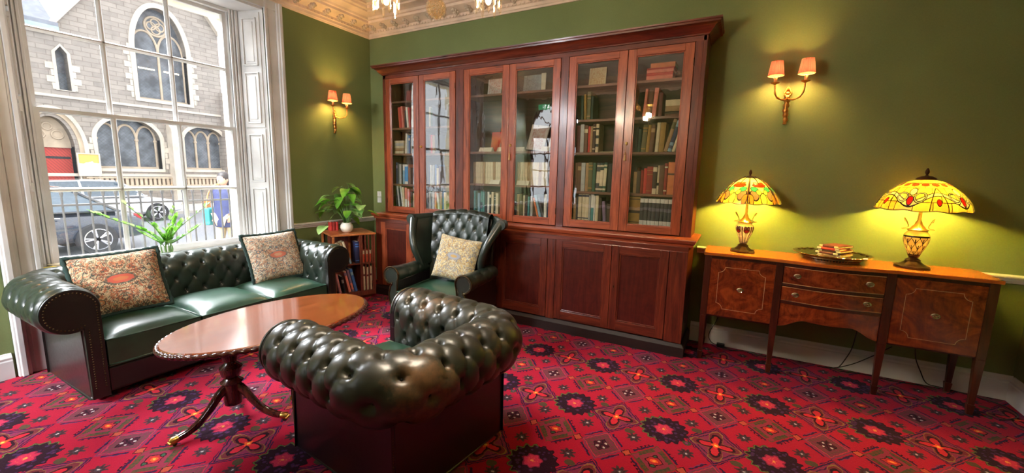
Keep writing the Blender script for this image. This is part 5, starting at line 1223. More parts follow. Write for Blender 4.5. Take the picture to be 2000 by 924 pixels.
# ------------------------------------------------------------------ chandelier
def chandelier():
    cx, cy, zb = 3.06, -2.44, 2.235
    t = empty('chandelier', (cx, cy, 2.2), 0, 'crystal and brass chandelier with hanging glass prisms, at the top edge of the photo', 'chandelier')
    m = MB(); m.tube([(cx, cy, zb+.10), (cx, cy, CZ)], .010, 10); m.lathe([(.012, .16), (.05, .18), (.06, .22), (.03, .26), (.02, .34), (.045, .40), (.03, .48), (.012, .52)], (cx, cy, zb), 20); m.lathe([(.07, CZ-zb-.03), (.05, CZ-zb-.012), (.03, CZ-zb)], (cx, cy, zb), 20)
    build('stem', m, 'brass', t, world=True, smooth=50)
    m = MB(); m.tube([(cx, cy, zb+.09), (cx, cy, zb+.17)], .003, 5)
    rnd = random.Random(3); R = .042
    for j in range(9):
        ph = pi*(j+.5)/9; n = max(4, int(16*sin(ph)))
        for i in range(n): a = 2*pi*(i+.5*(j % 2))/n; m.ball((cx+R*sin(ph)*cos(a), cy+R*sin(ph)*sin(a), zb+.045-R*cos(ph)), .0088, 6)
    m.ball((cx, cy, zb+.045), R-.003, 14); build('crystal_ball', m, 'crystal', t, world=True, smooth=25)
    for an in (27, 203, 300):
        a = radians(an); R = .25 if an == 27 else .245; d = Vector((cos(a), sin(a), 0)); c = Vector((cx, cy, 0))+d*R; dz = .02 if an == 27 else (.0 if an == 203 else .02)
        P = catmull([Vector((cx, cy, zb+.22)), Vector((cx, cy, zb+.17))+d*.08, Vector((cx, cy, zb+.12))+d*.17, Vector((cx, cy, zb+.15))+d*.24, c+Vector((0, 0, zb+.20))], 6)
        am = build('arm', MB().tube(P, .006, 8), 'brass', t, world=True, smooth=60)
        m = MB(); m.lathe([(.010, .19), (.045, .205), (.058, .215), (.058, .22), (.02, .222), (.012, .24)], (c.x, c.y, zb), 24); m.tube([(c.x+.055*cos(2*pi*i/24), c.y+.055*sin(2*pi*i/24), zb+.165) for i in range(24)], .003, 6, closed=True)
        build('drip_pan', m, 'brass', am, world=True, smooth=40)
        for i in range(12):
            q = 2*pi*i/12; x, y = c.x+.057*cos(q), c.y+.057*sin(q); L = .15 if i % 2 else .125; z1 = zb+.17
            m = MB(); k = m.mark(); m.lathe([(.001, -L), (.0065, -L+.012), (.0075, -.02), (.0045, -.006), (.001, 0)], (0, 0, 0), 6, False); m.tf(Matrix.Translation((x, y, z1)) @ Matrix.Rotation(q, 4, 'Z'), k)
            build('prism', m, 'crystal', t, world=True)
        m = MB(); m.lathe([(.011, .235), (.011, .29), (.009, .295)], (c.x, c.y, zb), 12); m.tube([(c.x, c.y, zb+.105), (c.x, c.y, zb+.21)], .006, 8); build('candle_sleeve', m, 'inlay', am, world=True, smooth=40)
        m = MB(); m.ball((c.x, c.y, zb+.085), .015, 12, (1, 1, 1.6)); build('bulb', m, 'bulb', am, world=True, smooth=60)
        bulb_light('chandelier_light', (c.x-cx, c.y-cy, zb+.085-2.2), W_CHAND/3, CHAND, .03, t)
chandelier()

# ------------------------------------------------------------------ revolving bookcase with a potted plant
def leaf(mb, base, d, L, W, droop=.3, heart=False, up=Vector((0, 0, 1)), fold=.25):
    d = Vector(d).normalized(); side = d.cross(up); side = side.normalized() if side.length > .01 else Vector((1, 0, 0)); n = side.cross(d).normalized(); nu, nv = 9, 5; base = Vector(base)
    def f(u, v):
        w = (sin(pi*min(1, u*1.0)**(.55 if heart else .8))**(.7 if heart else 1.0))*W*(1 if u < .98 else 0); b = 2*v-1
        back = (-.12*L*(abs(b))*(1-u)**4 if heart else 0)
        p = base+d*(L*u+back)+side*(w*b)+n*(fold*w*abs(b)-.0)-Vector((0, 0, 1))*droop*L*u*u; return tuple(p)
    mb.grid(f, nu, nv)
def revolving_bookcase():
    ang = atan2(.48, .21); fr = Vector((.655, -.598)); S = .50
    ux = Vector((cos(ang), sin(ang))); uy = Vector((-sin(ang), cos(ang)))
    c = fr-ux*S/2+uy*S/2*.94
    t = empty('revolving_bookcase', (c.x, c.y, 0), ang, 'square honey-topped revolving bookcase packed with books, between sofa and large bookcase', 'bookcase')
    h = S/2; H = .79
    build('top', MB().box(-h, h, -h, h, H-.022, H), 'honey', t, bevel=.005)
    build('base', MB().box(-h+.01, h-.01, -h+.01, h-.01, .04, .10), 'slat', t, bevel=.004)
    build('foot', MB().box(-.2, .2, -.2, .2, 0, .04), 'slat', t, bevel=.004)
    for z in (.43,): build('shelf', MB().box(-h+.01, h-.01, -h+.01, h-.01, z-.008, z+.008), 'slat', t, bevel=.002)
    m = MB(); m.box(-.02, .02, -.02, .02, .1, H-.02); build('centre_post', m, 'honey', t)
    # each side: an open bay at the left and a slatted return at the right
    for k in range(4):
        M4 = Matrix.Rotation(k*pi/2, 4, 'Z')
        p = MB(); p.box(-h+.012, -h+.034, -h+.008, -h+.030, .1, H-.02); q = build('corner_post', p.tf(M4), 'honey' if k in (0, 3) else 'slat', t, bevel=.002)
        for i, x in enumerate((.085, .125, .165, .205)):
            p = MB(); p.box(x-.006, x+.008, -h+.008, -h+.016, .1, H-.022); build('slat', p.tf(M4), 'slat', t, bevel=.001)
        p = MB(); p.box(.060, .076, -h+.008, -.02, .1, H-.02); build('partition', p.tf(M4), 'slat', t)
    # books, front bay and behind the slats
    R2 = Matrix.Rotation(ang, 4, 'Z')
    def bk(x, z, w, hh, d, col, band, lean, lab, y=-h+.03):
        p = R2 @ Vector((x, y, 0)); put_book(c.x+p.x, c.y+p.y, z+w/2*sin(radians(abs(lean))), w-.001, hh, d, col, band, lean, lab, 'books in the revolving bookcase', rz=0, parts=True).rotation_euler = (R2 @ Matrix.Rotation(radians(lean), 4, 'Y')).to_euler()
    low, up = .1005, .4385
    bk(-.165, low, .024, .235, .13, 'pink', None, -10, 'pink book leaning left, lower shelf of the revolving bookcase')
    bk(-.118, low, .026, .20, .13, 'black', ('pale grey', [(.6, .8)]), -9, 'black book with pale spine mark, lower shelf of the revolving bookcase')
    bk(-.060, low, .028, .255, .13, 'salmon pink', ('mauve', [(.8, .95)]), -12, 'salmon book leaning in the middle, lower shelf of the revolving bookcase')
    bk(-.024, low, .026, .27, .13, 'mauve', ('salmon pink', [(.1, .4)]), -12, 'mauve book beside a blue one, lower shelf of the revolving bookcase')
    bk(.012, low, .032, .28, .13, 'blue', ('pale blue', B1), -12, 'blue book, rightmost in the open bay, lower shelf of the revolving bookcase')
    bk(-.105, up, .030, .245, .13, 'cream', None, -17, 'cream book leaning steeply, upper shelf of the revolving bookcase')
    bk(-.072, up, .022, .26, .13, 'tan', None, -17, 'tan book between two leaning books, upper shelf of the revolving bookcase')
    bk(-.042, up, .026, .27, .13, 'cream', ('pale blue', [(0, .35)]), -17, 'cream and pale blue book leaning, upper shelf of the revolving bookcase')
    bk(.036, up, .044, .255, .13, 'navy blue', ('blue', B2), 0, 'thick navy blue book upright, upper shelf of the revolving bookcase')
    for i, x in enumerate((.105, .145, .185)):
        bk(x, low, .027, .285-.012*(i == 1), .12, 'cream', ('maroon', [(.60, .68)]), 0, 'cream volume with maroon band seen between slats, %s from left' % ORD[i])
        bk(x, up, .026, .14, .12, 'orange red', ('cream', [(.7, 1)]), 0, 'short orange book seen between the upper slats, %s from left' % ORD[i])
    # lying papers behind the sofa arm
    o = build('paper_sheet', MB().box(-.07, .07, -.05, .05, 0, .012), 'paper', None, bevel=.002); p = R2 @ Vector((-.15, .10, 0)); o.location = (c.x+p.x, c.y+p.y, .4395); tag(o, 'white papers lying on the upper shelf of the revolving bookcase', 'paper')
    # red books standing at the back of the top
    for i, (x, col, wd) in enumerate(((-.10, 'crimson', .03), (-.065, 'red', .034), (-.030, 'crimson', .028))):
        p = R2 @ Vector((x-.05, .14, 0)); q = put_book(c.x+p.x, c.y+p.y, H+.0005, wd, .10, .075, col, None, 0, '%s small book behind the plant pot, %s from left' % (col, ORD[i]), 'small red books behind the pot'); q.rotation_euler = (0, 0, ang)
    # the pot and its plant
    pp = R2 @ Vector((-.03, -.075, 0)); P0 = Vector((c.x+pp.x, c.y+pp.y, H+.0005))
    t2 = empty('potted_plant', P0, 0, 'trailing green heart-leaved plant in a round white pot, on the revolving bookcase', 'plant')
    m = MB(); m.lathe([(.036, 0), (.050, .006), (.068, .035), (.073, .062), (.066, .090), (.050, .108), (.052, .116), (.046, .116), (.044, .106)], (0, 0, 0), 32, False); m.lathe([(.001, .001), (.036, .001)], (0, 0, 0), 32, False); build('pot', m, 'ceramic', t2, smooth=60)
    build('soil', MB().lathe([(.046, .098), (.03, .104), (.001, .106)], (0, 0, 0), 20, False), 'soil', t2, smooth=60)
    rnd = random.Random(11)
    for i in range(52):
        a = rnd.uniform(0, 2*pi); reach = rnd.uniform(.05, .30); hh = rnd.uniform(.12, .42)*(1-.5*reach/.34)+.05; out = Vector((cos(a), sin(a), 0))
        tip = out*reach*Vector((1, 1, 1)).x+Vector((0, 0, .10+hh)); mid = out*reach*.4+Vector((0, 0, .10+hh*.95))
        if i in (3, 9, 14): tip.z -= .16
        tip.x = max(tip.x, -.27)
        if P0.x+tip.x > .40 and P0.y+tip.y > -.72: tip.x *= .3; tip.y *= .3; tip.z += .08
        s = MB(); P = catmull([Vector((out.x*.02, out.y*.02, .10)), mid, tip], 6); s.tube(P, .0022, 5); st = build('stem', s, 'stemgreen', t2, smooth=60)
        lf = MB(); L = rnd.uniform(.09, .14); dd = out+Vector((rnd.uniform(-.6, .6), rnd.uniform(-.6, .6), rnd.uniform(-.7, .25))); leaf(lf, tip, dd, L, L*.44, rnd.uniform(.2, .7), True)
        build('leaf', lf, 'leafgreen' if i % 2 else 'leafpale', st, smooth=80)
revolving_bookcase()

# ------------------------------------------------------------------ window sill: leafy plant and small books
def sill_plant():
    P0 = Vector((-.135, -2.335, WZ0+.0055)); t = empty('potted_plant', P0, 0, 'glossy leaflet plant with long arching stems, on the window sill behind the sofa', 'plant')
    m = MB(); m.lathe([(.045, 0), (.062, .01), (.078, .07), (.082, .10), (.076, .10), (.072, .085)], (0, 0, 0), 28, False); m.lathe([(.001, .001), (.045, .001)], (0, 0, 0), 28, False)
    pot_h = .10; m.v = [(a, b, c*.22) for a, b, c in m.v]; build('pot', m, 'ceramic', t, smooth=60)
    build('soil', MB().lathe([(.074, .018), (.001, .022)], (0, 0, 0), 20, False), 'soil', t)
    rnd = random.Random(5)
    # stems: (end y offset, end z, end x, pale)
    stems = [((.02, -.50, .44), 17, 0), ((.03, -.10, .30), 11, 0), ((.06, .06, .36), 12, 0), ((-.02, .14, .30), 11, 0), ((.0, .38, .47), 9, 1), ((.04, .24, .25), 12, 0), ((-.03, -.27, .50), 7, 1), ((.05, -.02, .24), 10, 0), ((.0, -.18, .23), 9, 0), ((-.05, .10, .44), 8, 1)]
    for i, ((ex, ey, ez), n, pale) in enumerate(stems):
        b = Vector((.02*cos(i*2.1), .035*sin(i*1.3)+ey*.06, .02)); e = Vector((ex, ey, ez)); mid = Vector((ex*.5, ey*.30, ez*.55))
        P = catmull([b, Vector((b.x, b.y*1.2, .10)), mid, e], 8); s = MB(); s.tube(P, [lerp(.0055, .002, k/len(P)) for k in range(len(P))], 6); st = build('stem', s, 'stemgreen', t, smooth=60)
        N = len(P)
        for k in range(n):
            q = lerp(.42, .99, k/(n-1)); j = min(N-2, int(q*(N-1))); p = P[j]; d = (P[j+1]-P[j]).normalized()
            for sd in (-1, 1) if not (pale and k > 5) else (1,):
                w = Vector((0, 0, 1)).cross(d); w = w.normalized() if w.length > .05 else Vector((1, 0, 0)); L = rnd.uniform(.045, .075)*(1.15 if not pale else .95)
                lf = MB(); leaf(lf, p, d*.75+w*sd*.55+Vector((0, 0, .45)), L, L*.24, .15, False); build('leaf', lf, 'leafpale' if pale or rnd.random() < .3 else 'leafgreen', st, smooth=80)
    for i, (y, x, w, d, hh, rz, col, lab) in enumerate(((-3.095, -.095, .07, .06, .040, .2, 'yellow', 'bright yellow small book lying on the left end of the window sill'), (-3.025, -.20, .10, .09, .022, .1, 'olive green', 'olive green book under a pale one on the window sill'), (-3.025, -.20, .095, .085, .018, .15, 'cream', 'cream book on top of a small pile on the window sill'), (-2.935, -.18, .04, .07, .045, .0, 'salmon pink', 'small salmon pink book beside the pile on the window sill'))):
        z = WZ0+.0055+(.0225 if i == 2 else 0); o = put_book(x, y, z, hh-.0006, w, d, col, None, 0, lab, 'small books on the window sill', parts=True)
        a = radians(90)+rz; o.rotation_euler = (Matrix.Rotation(a, 4, 'Z') @ Matrix.Rotation(radians(-90), 4, 'Y')).to_euler(); o.location = (x+cos(a)*w/2+sin(a)*d/2, y+sin(a)*w/2-cos(a)*d/2, z+hh/2)
sill_plant()

# ------------------------------------------------------------------ small fixtures
def fixtures():
    for i, (z, lab) in enumerate(((1.205, 'upper white switch plate beside the left end of the bookcase'), (1.125, 'lower white switch plate beside the left end of the bookcase'))):
        t = empty('light_switch', (.118, 0, z), 0, lab, 'switch', 'white switch plates'); build('plate', MB().box(-.036, .036, -.009, 0, -.036, .036), 'white', t, bevel=.003); build('rocker', MB().box(-.012, .012, -.014, -.008, -.02, .02), 'white', t, bevel=.002)
    t = empty('exit_sign', (.42, FY+.03, 3.02), 0, 'small green emergency exit sign with white arrow above the arched window behind the camera', 'sign')
    build('sign_panel', MB().box(-.15, .15, -.0, .02, -.06, .06), 'exitgreen', t); a = MB(); a.prism([(-.012, .04), (.012, .04), (.012, -.005), (.032, -.005), (0, -.045), (-.032, -.005), (-.012, -.005)], 'y', .02, .024); build('arrow', a, 'exitwhite', t)
    build('door_symbol', MB().box(.08, .12, .02, .024, -.04, .04), 'exitwhite', t)
    def cable(pts, label, r=.0036): tag(build('power_cable', MB().tube(catmull(pts, 8), r, 6), 'black', smooth=60), label, 'cable', 'black lamp cables under the sideboard')
    cable([(4.36, -.045, .40), (4.34, -.035, .25), (4.285, -.04, .10), (4.31, -.05, .03), (4.38, -.06, .012), (4.48, -.10, .008), (4.58, -.06, .008), (4.70, -.09, .008), (4.90, -.06, .008)], 'black cable hanging at the left and trailing along the skirting board')
    cable([(5.33, -.045, .40), (5.315, -.04, .20), (5.27, -.04, .06), (5.24, -.05, .012)], 'black cable dropping behind the third sideboard leg')
    cable([(5.55, -.04, .26), (5.45, -.035, .16), (5.33, -.035, .06), (5.20, -.075, .012), (5.10, -.085, .008)], 'black cable looping down across the white skirting board')
    cable([(5.68, -.045, .38), (5.69, -.04, .22), (5.735, -.04, .10), (5.78, -.035, .02), (5.86, -.032, .008), (6.02, -.08, .008), (6.14, -.16, .008), (6.15, -.30, .008), (6.02, -.42, .008)], 'black cable trailing to the right corner of the room')
    cable([(5.25, -.10, .008), (5.4, -.07, .008), (5.55, -.09, .008), (5.75, -.07, .008)], 'black cable lying along the skirting board behind the right legs')
    tag(build('plug_adaptor', MB().box(4.355, 4.42, -.075, -.035, .0, .034), 'black', bevel=.006), 'small black plug adaptor on the floor below the left sideboard cupboard', 'adaptor')
fixtures()

# ------------------------------------------------------------------ the street outside
GZ = -.30
def pointed(y0, y1, z0, zs, zt, n=10):
    """pointed-arch outline in (y, z): base z0, spring zs, apex zt"""
    c = (y0+y1)/2; L = []
    for i in range(n+1): q = i/n; L.append((lerp(y1, c, 1-cos(q*pi/2)**1.0 if False else q**1.7), zs+(zt-zs)*sin(q*pi/2)))
    R = [(2*c-y, z) for y, z in reversed(L[:-1])]
    return [(y0, z0), (y1, z0)]+L+R
def ground():
    m = MB(); m.add([(-.65, -14, GZ), (-.65, 40, GZ), (-16, 40, GZ-.12), (-16, -30, GZ-.12)], [(0, 1, 2, 3)]); struct('road', m, 'road')
    m = MB(); m.box(-3.1, -.66, -14, 40, GZ-.1, GZ+.08); struct('pavement', m, 'pavement')
    m = MB(); m.box(-19.9, -16, -30, 40, GZ-.2, GZ+.0); struct('pavement_far', m, 'pavement')
ground()
def railings():
    t = empty('iron_railings', (-1.2, -2.3, GZ+.08), 0, 'grey iron railings between the sash window and the street', 'railing')
    p = MB(); p.box(-1.28, -1.12, -5.0, 1.6, GZ+.08, .52); build('plinth', p, 'stucco', t, world=True, bevel=.01)
    for z, r in ((1.12, .014), (.60, .012)): build('rail', MB().box(-1.2-r, -1.2+r, -4.9, 1.5, z-.010, z+.010), 'railing', t, world=True)
    n = 0; y = -4.86
    while y < 1.4:
        b = MB(); b.tube([(-1.2, y, .52), (-1.2, y, 1.20)], .0095, 6); b.lathe([(.009, 1.20), (.017, 1.235), (.012, 1.26), (.001, 1.30)], (-1.2, y, 0), 6); build('bar', b, 'railing', t, world=True); y += .098
railings()
def church():
    X = -20.0; t = empty('church', (X, 5.0, GZ), 0, 'grey brown stone church with pointed windows and red door, across the street', 'church')
    big = pointed(4.95, 6.95, 4.60, 6.9, 8.75, 14); door = pointed(1.35, 2.62, GZ, 2.25, 3.42, 12)
    l1 = pointed(3.32, 5.56, 1.40, 2.75, 3.62, 14); l2 = pointed(6.60, 9.2, 1.42, 2.9, 3.62, 14); slit = [(2.38, 4.50), (2.74, 4.50), (2.72, 5.95), (2.55, 6.2), (2.38, 5.95)]
    outline = [(-9, -.4), (8.45, -.4), (8.45, 8.23), (5.95, 11.9), (2.45, 7.0), (1.0, 7.0), (-9, 7.0)]
    # keep the right-hand low window inside the facade
    l2 = pointed(6.55, 8.40, 1.42, 2.9, 3.55, 14)
    w = MB(); w.prism(outline, 'x', X-.7, X, [big, door, l1, l2, slit]); build('facade', w, 'stone', t, world=True)
    def surround(poly, wd, pr, mat='ashlar', name='window_surround', blocks=True, open_bottom=False):
        m = MB(); c = (sum(p[0] for p in poly)/len(poly), sum(p[1] for p in poly)/len(poly)); o = []
        n = len(poly)
        for i, p in enumerate(poly):
            a = Vector(poly[i-1]); b = Vector(poly[(i+1) % n]); d = (b-a).normalized(); nn = Vector((d.y, -d.x)); o.append((p[0]+nn.x*wd, p[1]+nn.y*wd))
        m.prism(o, 'x', X-.3, X+pr, [poly])
        if blocks:
            y0, y1 = min(p[0] for p in poly), max(p[0] for p in poly); z0 = min(p[1] for p in poly); zs = z0+(max(p[1] for p in poly)-z0)*.55; k = 0; z = z0
            while z < zs: 
                e = .22 if k % 2 else .08; m.box(X-.1, X+.03, y0-wd-e, y0-wd+.02, z, z+.24); m.box(X-.1, X+.03, y1+wd-.02, y1+wd+e, z, z+.24); z += .26; k += 1
        return build(name, m, mat, t, world=True)
    def tracery(y0, y1, z0, zt, nl, zs, depth=X-.34, light=True, name='traceried_window'):
        g = MB(); g.box(depth-.05, depth-.02, y0-.05, y1+.05, z0, zt+.1); o = build(name, g, 'leaded', t, world=True)
        m = MB(); wd = (y1-y0)/nl
        for i in range(nl+1):
            yy = y0+wd*i; m.tube([(depth, yy, z0), (depth, yy, zs)], .055, 8); m.lathe([(.07, zs-.1), (.09, zs-.06), (.07, zs)], (depth, yy, 0), 8)
        for i in range(nl):
            a, b = y0+wd*i, y0+wd*(i+1); c = (a+b)/2; ap = zs+wd*.85
            m.tube([(depth, lerp(a, c, q**1.7), lerp(zs, ap, sin(q*pi/2))) for q in [k/8 for k in range(9)]], .05, 6); m.tube([(depth, lerp(b, c, q**1.7), lerp(zs, ap, sin(q*pi/2))) for q in [k/8 for k in range(9)]], .05, 6)
        m.box(depth-.1, depth+.12, y0, y1, z0, z0+.09); build('tracery', m, 'tracery', o, world=True, smooth=50); return o
    surround(big, .20, .06); surround(l1, .16, .05); surround(l2, .16, .05); surround(slit, .10, .04)
    o = tracery(4.95, 6.95, 4.6, 8.75, 2, 6.85)
    m = MB(); m.tube([(X-.34, 5.95+.42*cos(2*pi*i/24), 8.0+.42*sin(2*pi*i/24)) for i in range(24)], .05, 6, closed=True)
    for k in range(4): m.tube([(X-.34, 5.95+.17*cos(pi/2*k)+.17*cos(2*pi*i/14), 8.0+.17*sin(pi/2*k)+.17*sin(2*pi*i/14)) for i in range(14)], .035, 6, closed=True)
    build('tracery', m, 'tracery', o, world=True, smooth=50)
    bl = MB(); 
    for y in (5.15, 6.1): bl.box(X-.42, X-.40, y, y+.7, 6.02, 6.07)
    tracery(3.38, 5.50, 1.40, 3.62, 3, 2.75); tracery(6.6, 8.35, 1.42, 3.55, 3, 2.85)
    sb = MB(); sb.box(X-.40, X-.38, 2.35, 2.8, 4.4, 6.25); build('slit_window', sb, 'leaded', t, world=True)
    # portal: moulded arch orders, tracery head and red door
    for k, (wd, x0, x1) in enumerate(((.0, X-.5, X-.06), (.12, X-.2, X+.05), (.25, X-.1, X+.14))):
        pi_ = pointed(1.35-wd, 2.62+wd, GZ, 2.25, 3.42+wd, 12); po = pointed(1.35-wd-.13, 2.62+wd+.13, GZ, 2.25, 3.42+wd+.15, 12); m = MB(); m.prism(po, 'x', x0, x1, [[(y, z+.01 if z < 0 else z) for y, z in pi_]]); build('portal_order', m, 'ashlar' if k == 2 else 'tracery', t, world=True)
    m = MB(); m.prism([(1.35, 2.2), (2.62, 2.2)]+pointed(1.35, 2.62, GZ, 2.25, 3.42, 12)[2:], 'x', X-.5, X-.4); 
    for cy_, cz_, r in ((1.72, 2.72, .17), (2.25, 2.72, .17), (1.98, 3.04, .14)): m.tube([(X-.39, cy_+r*cos(2*pi*i/16), cz_+r*sin(2*pi*i/16)) for i in range(16)], .04, 6, closed=True)
    build('portal_head', m, 'tracery', t, world=True)
    d = MB(); d.box(X-.56, X-.50, 1.74, 2.62, GZ, 2.28); dr = build('door_leaf', d, 'reddoor', t, world=True)
    m = MB()
    for z in (.62, 1.75): m.box(X-.50, X-.48, 1.80, 2.58, z, z+.09)
    for z in (.62, 1.75): build('strap_hinge', MB().box(X-.50, X-.48, 1.80, 2.58, z, z+.09), 'ironhinge', dr, world=True)
    m = MB(); m.box(X-.62, X-.60, 1.3, 1.74, GZ, 2.28); build('doorway_dark', m, 'ironhinge', t, world=True)  # black sheet standing in for the shade inside the open doorway
    # string courses, sill wall, roof edge, buttress
    for z, h in ((4.18, .10), (1.04, .12)): build('string_course', MB().box(X, X+.10, -8.9, 8.5, z, z+h), 'ashlar', t, world=True)
    m = MB()
    for i in range(34): m.box(X+.02, X+.16, 2.9+i*.17, 2.9+i*.17+.10, .66, .98)
    for i in range(2): m.box(X, X+.2, 2.8, 8.5, .60+.36*i, .66+.36*i)
    build('parapet_band', m, 'tracery', t, world=True)
    m = MB(); m.prism([(2.45, 7.0), (5.95, 11.9), (8.45, 8.23), (8.45, 8.45), (5.95, 12.15), (2.25, 7.0)], 'x', X-.8, X+.25); build('gable_coping', m, 'ashlar', t, world=True)
    m = MB(); m.add([(X+.3, -9, 6.95), (X+.3, 2.4, 6.95), (X-5, 2.4, 11.4), (X-5, -9, 11.4)], [(0, 1, 2, 3)]); m.box(X, X+.32, -9, 2.5, 6.86, 7.02); build('lower_roof', m, 'slate', t, world=True)
    m = MB(); m.box(X+.2, X+.35, -9, 2.5, 6.70, 6.86); build('gutter', m, 'copper', t, world=True)
    m = MB(); m.box(X, X+.5, 5.85, 6.22, GZ, 3.3); m.prism([(X, 3.3), (X+.5, 3.3), (X, 3.75)], 'y', 5.85, 6.22); build('buttress', m, 'ashlar', t, world=True)
    m = MB(); m.box(X-.7, X+.4, 8.3, 8.62, GZ, 5.4); build('corner_buttress', m, 'stone', t, world=True)
    for y in (5.15, 6.12): build('strip_light', MB().box(X-.37, X-.345, y, y+.62, 6.0, 6.05), 'bulb', t, world=True)
    n = empty('notice_board', (X+.02, 2.9, GZ), 0, 'white notice board with an orange printed top and two posts, by the red church door', 'sign')
    m = MB(); m.box(X+.20, X+.22, 2.62, 3.24, 1.10, 1.96); build('sheet', m, 'notice', n, world=True)
    m = MB(); m.prism([(2.57, 1.05), (3.29, 1.05), (3.29, 2.01), (2.57, 2.01)], 'x', X+.18, X+.24, [[(2.62, 1.10), (3.24, 1.10), (3.24, 1.96), (2.62, 1.96)]]); build('frame', m, 'ashlar', n, world=True)
    for y in (2.62, 3.20): build('post', MB().box(X+.15, X+.18, y, y+.05, GZ, 1.9), 'ashlar', n, world=True)
church()
def car(name, x, y, z, heading, paint, label, L=4.6, W=1.82, H=1.44, kind='saloon'):
    """local +x forward"""
    t = empty(name, (x, y, z), heading, label, 'car', 'cars parked in the street')
    sec = [(-.5, .30, .62, .30, .82), (-.49, .26, .78, .86, .84), (-.44, .24, .92, .90, .90), (-.30, .22, .96, .94, .92), (0, .22, .94, 1.0, .94), (.2, .22, .92, 1.0, .94), (.33, .24, .86, .98, .92), (.44, .26, .76, .90, .84), (.485, .30, .68, .80, .70), (.5, .36, .58, .62, .5)]
    m = MB(); n = 14
    def cs(q):
        fx, zb, zt, wf, _ = q; w = W/2*(wf if wf > .5 else .6); out = []
        for k in range(n):
            a = 2*pi*k/n; ca, sa = cos(a), sin(a); e = .45; yy = w*(abs(ca)**e)*(1 if ca >= 0 else -1); zz = (zb+zt)/2+(zt-zb)/2*(abs(sa)**e)*(1 if sa >= 0 else -1)
            if zz > .65: yy *= 1-.10*(zz-.65)/.3
            out.append((fx*L, yy, zz))
        return out
    R = [cs(q) for q in sec]; vs = [p for r in R for p in r]; fs = [(i*n+k, i*n+(k+1) % n, (i+1)*n+(k+1) % n, (i+1)*n+k) for i in range(len(R)-1) for k in range(n)]; fs += [tuple(reversed(range(n))), tuple((len(R)-1)*n+k for k in range(n))]
    m.add(vs, fs); o = build('body', m, paint, t, smooth=40); sd = o.modifiers.new('soft', 'SUBSURF'); sd.levels = 1; sd.render_levels = 1
    back, f0, r0, r1, w1 = ((-.40, -.24, -.05, .24, .62) if kind == 'saloon' else (-.47, -.42, -.05, .26, .70))
    g = MB(); P = [(back*L, .88), (f0*L, H-.05), (r0*L, H), (.10*L, H-.02), (r1*L, .90)]
    def shell(P, w0, w1_, dz=0): return
    vs = []; 
    for s in (-1, 1):
        for (px, pz) in P: q = smooth01((pz-.88)/(H-.88)); vs.append((px, s*W/2*lerp(.88, .70, q), pz))
    N = len(P); g.add(vs, [tuple(range(N)), tuple(reversed([N+i for i in range(N)]))]+[(i, N+i, N+i+1, i+1) for i in range(N-1)]+[(0, N-1, 2*N-1, N)])
    build('cabin_glass', g, 'carglass', t, bevel=.03, seg=2)
    rf = MB(); rf.add([(px, s*W/2*.715, pz+.012) for s in (-1, 1) for px, pz in ((f0*L, H-.04), (r0*L, H+.012), (.10*L, H-.01))]+[(px, s*W/2*.70, pz-.03) for s in (-1, 1) for px, pz in ((f0*L, H-.04), (r0*L, H+.012), (.10*L, H-.01))], [(0, 3, 4, 1), (1, 4, 5, 2), (6, 7, 10, 9), (7, 8, 11, 10), (0, 1, 7, 6), (1, 2, 8, 7), (3, 9, 10, 4), (4, 10, 11, 5), (0, 6, 9, 3), (2, 5, 11, 8)])
    for s in (-1, 1):
        for a, b in (((back*L, .88), (f0*L, H-.04)), ((.10*L, H-.01), (r1*L, .90)), ((-.08*L, .90), (-.09*L, H-.02))):
            rf.tube([(a[0], s*W/2*.885, a[1]), (b[0], s*W/2*.715, b[1])], .03, 6)
        rf.tube([(back*L, s*W/2*.90, .90), (r1*L, s*W/2*.90, .92)], .018, 6)
    build('roof', rf, paint, t)
    for fx in (-.31, .31):
        for s in (-1, 1):
            wl = MB(); wl.lathe([(.20, -.10), (.31, -.105), (.325, -.08), (.325, .08), (.31, .105), (.20, .10)], (0, 0, 0), 28); wl.tf(Matrix.Translation((fx*L, s*(W/2-.10), .325)) @ Matrix.Rotation(radians(90), 4, 'X')); w = build('wheel', wl, 'tyre', t, smooth=40)
            r = MB(); r.lathe([(.20, .07), (.215, .085), (.225, .11), (.21, .112), (.20, .09)], (0, 0, 0), 28, False); r.lathe([(.001, .10), (.05, .10), (.055, .085)], (0, 0, 0), 16, False)
            for k in range(5):
                a = 2*pi*k/5; c, q = cos(a), sin(a)
                for o in (-.14, .14): r.tube([(.04*cos(a), .04*sin(a), .095), (.212*cos(a+o), .212*sin(a+o), .098)], .016, 6)
            r.tf(Matrix.Translation((fx*L, s*(W/2-.10), .325)) @ Matrix.Rotation(radians(-90*s), 4, 'X')); build('rim', r, 'alloy', w, smooth=40)
            b = MB(); b.lathe([(.21, .06), (.001, .06)], (0, 0, 0), 20, False); b.tf(Matrix.Translation((fx*L, s*(W/2-.10), .325)) @ Matrix.Rotation(radians(-90*s), 4, 'X')); build('brake_disc', b, 'bronze', w)
    for s in (-1, 1):
        build('door_handle', MB().tube([(-.20*L, s*(W/2*.955), .80), (-.20*L+.18, s*(W/2*.955), .81)], .014, 6), 'alloy', t)
        build('wing_mirror', MB().ball((.20*L, s*(W/2+.07), .98), .09, 10, (.7, 1, .7)), paint, t, smooth=60)
        build('tail_lamp', MB().box(-.492*L, -.46*L, s*W/2*.62-.12, s*W/2*.62+.12, .66, .80), 'taillamp', t, bevel=.02)
        build('head_lamp', MB().box(.455*L, .49*L, s*W/2*.60-.13, s*W/2*.60+.13, .58, .70), 'headlamp', t, bevel=.02)
    return t
car('car', -8.25, -2.15, GZ-.06, radians(-90), 'darkcar', 'dark blue saloon car parked nearest the railings', 4.7)
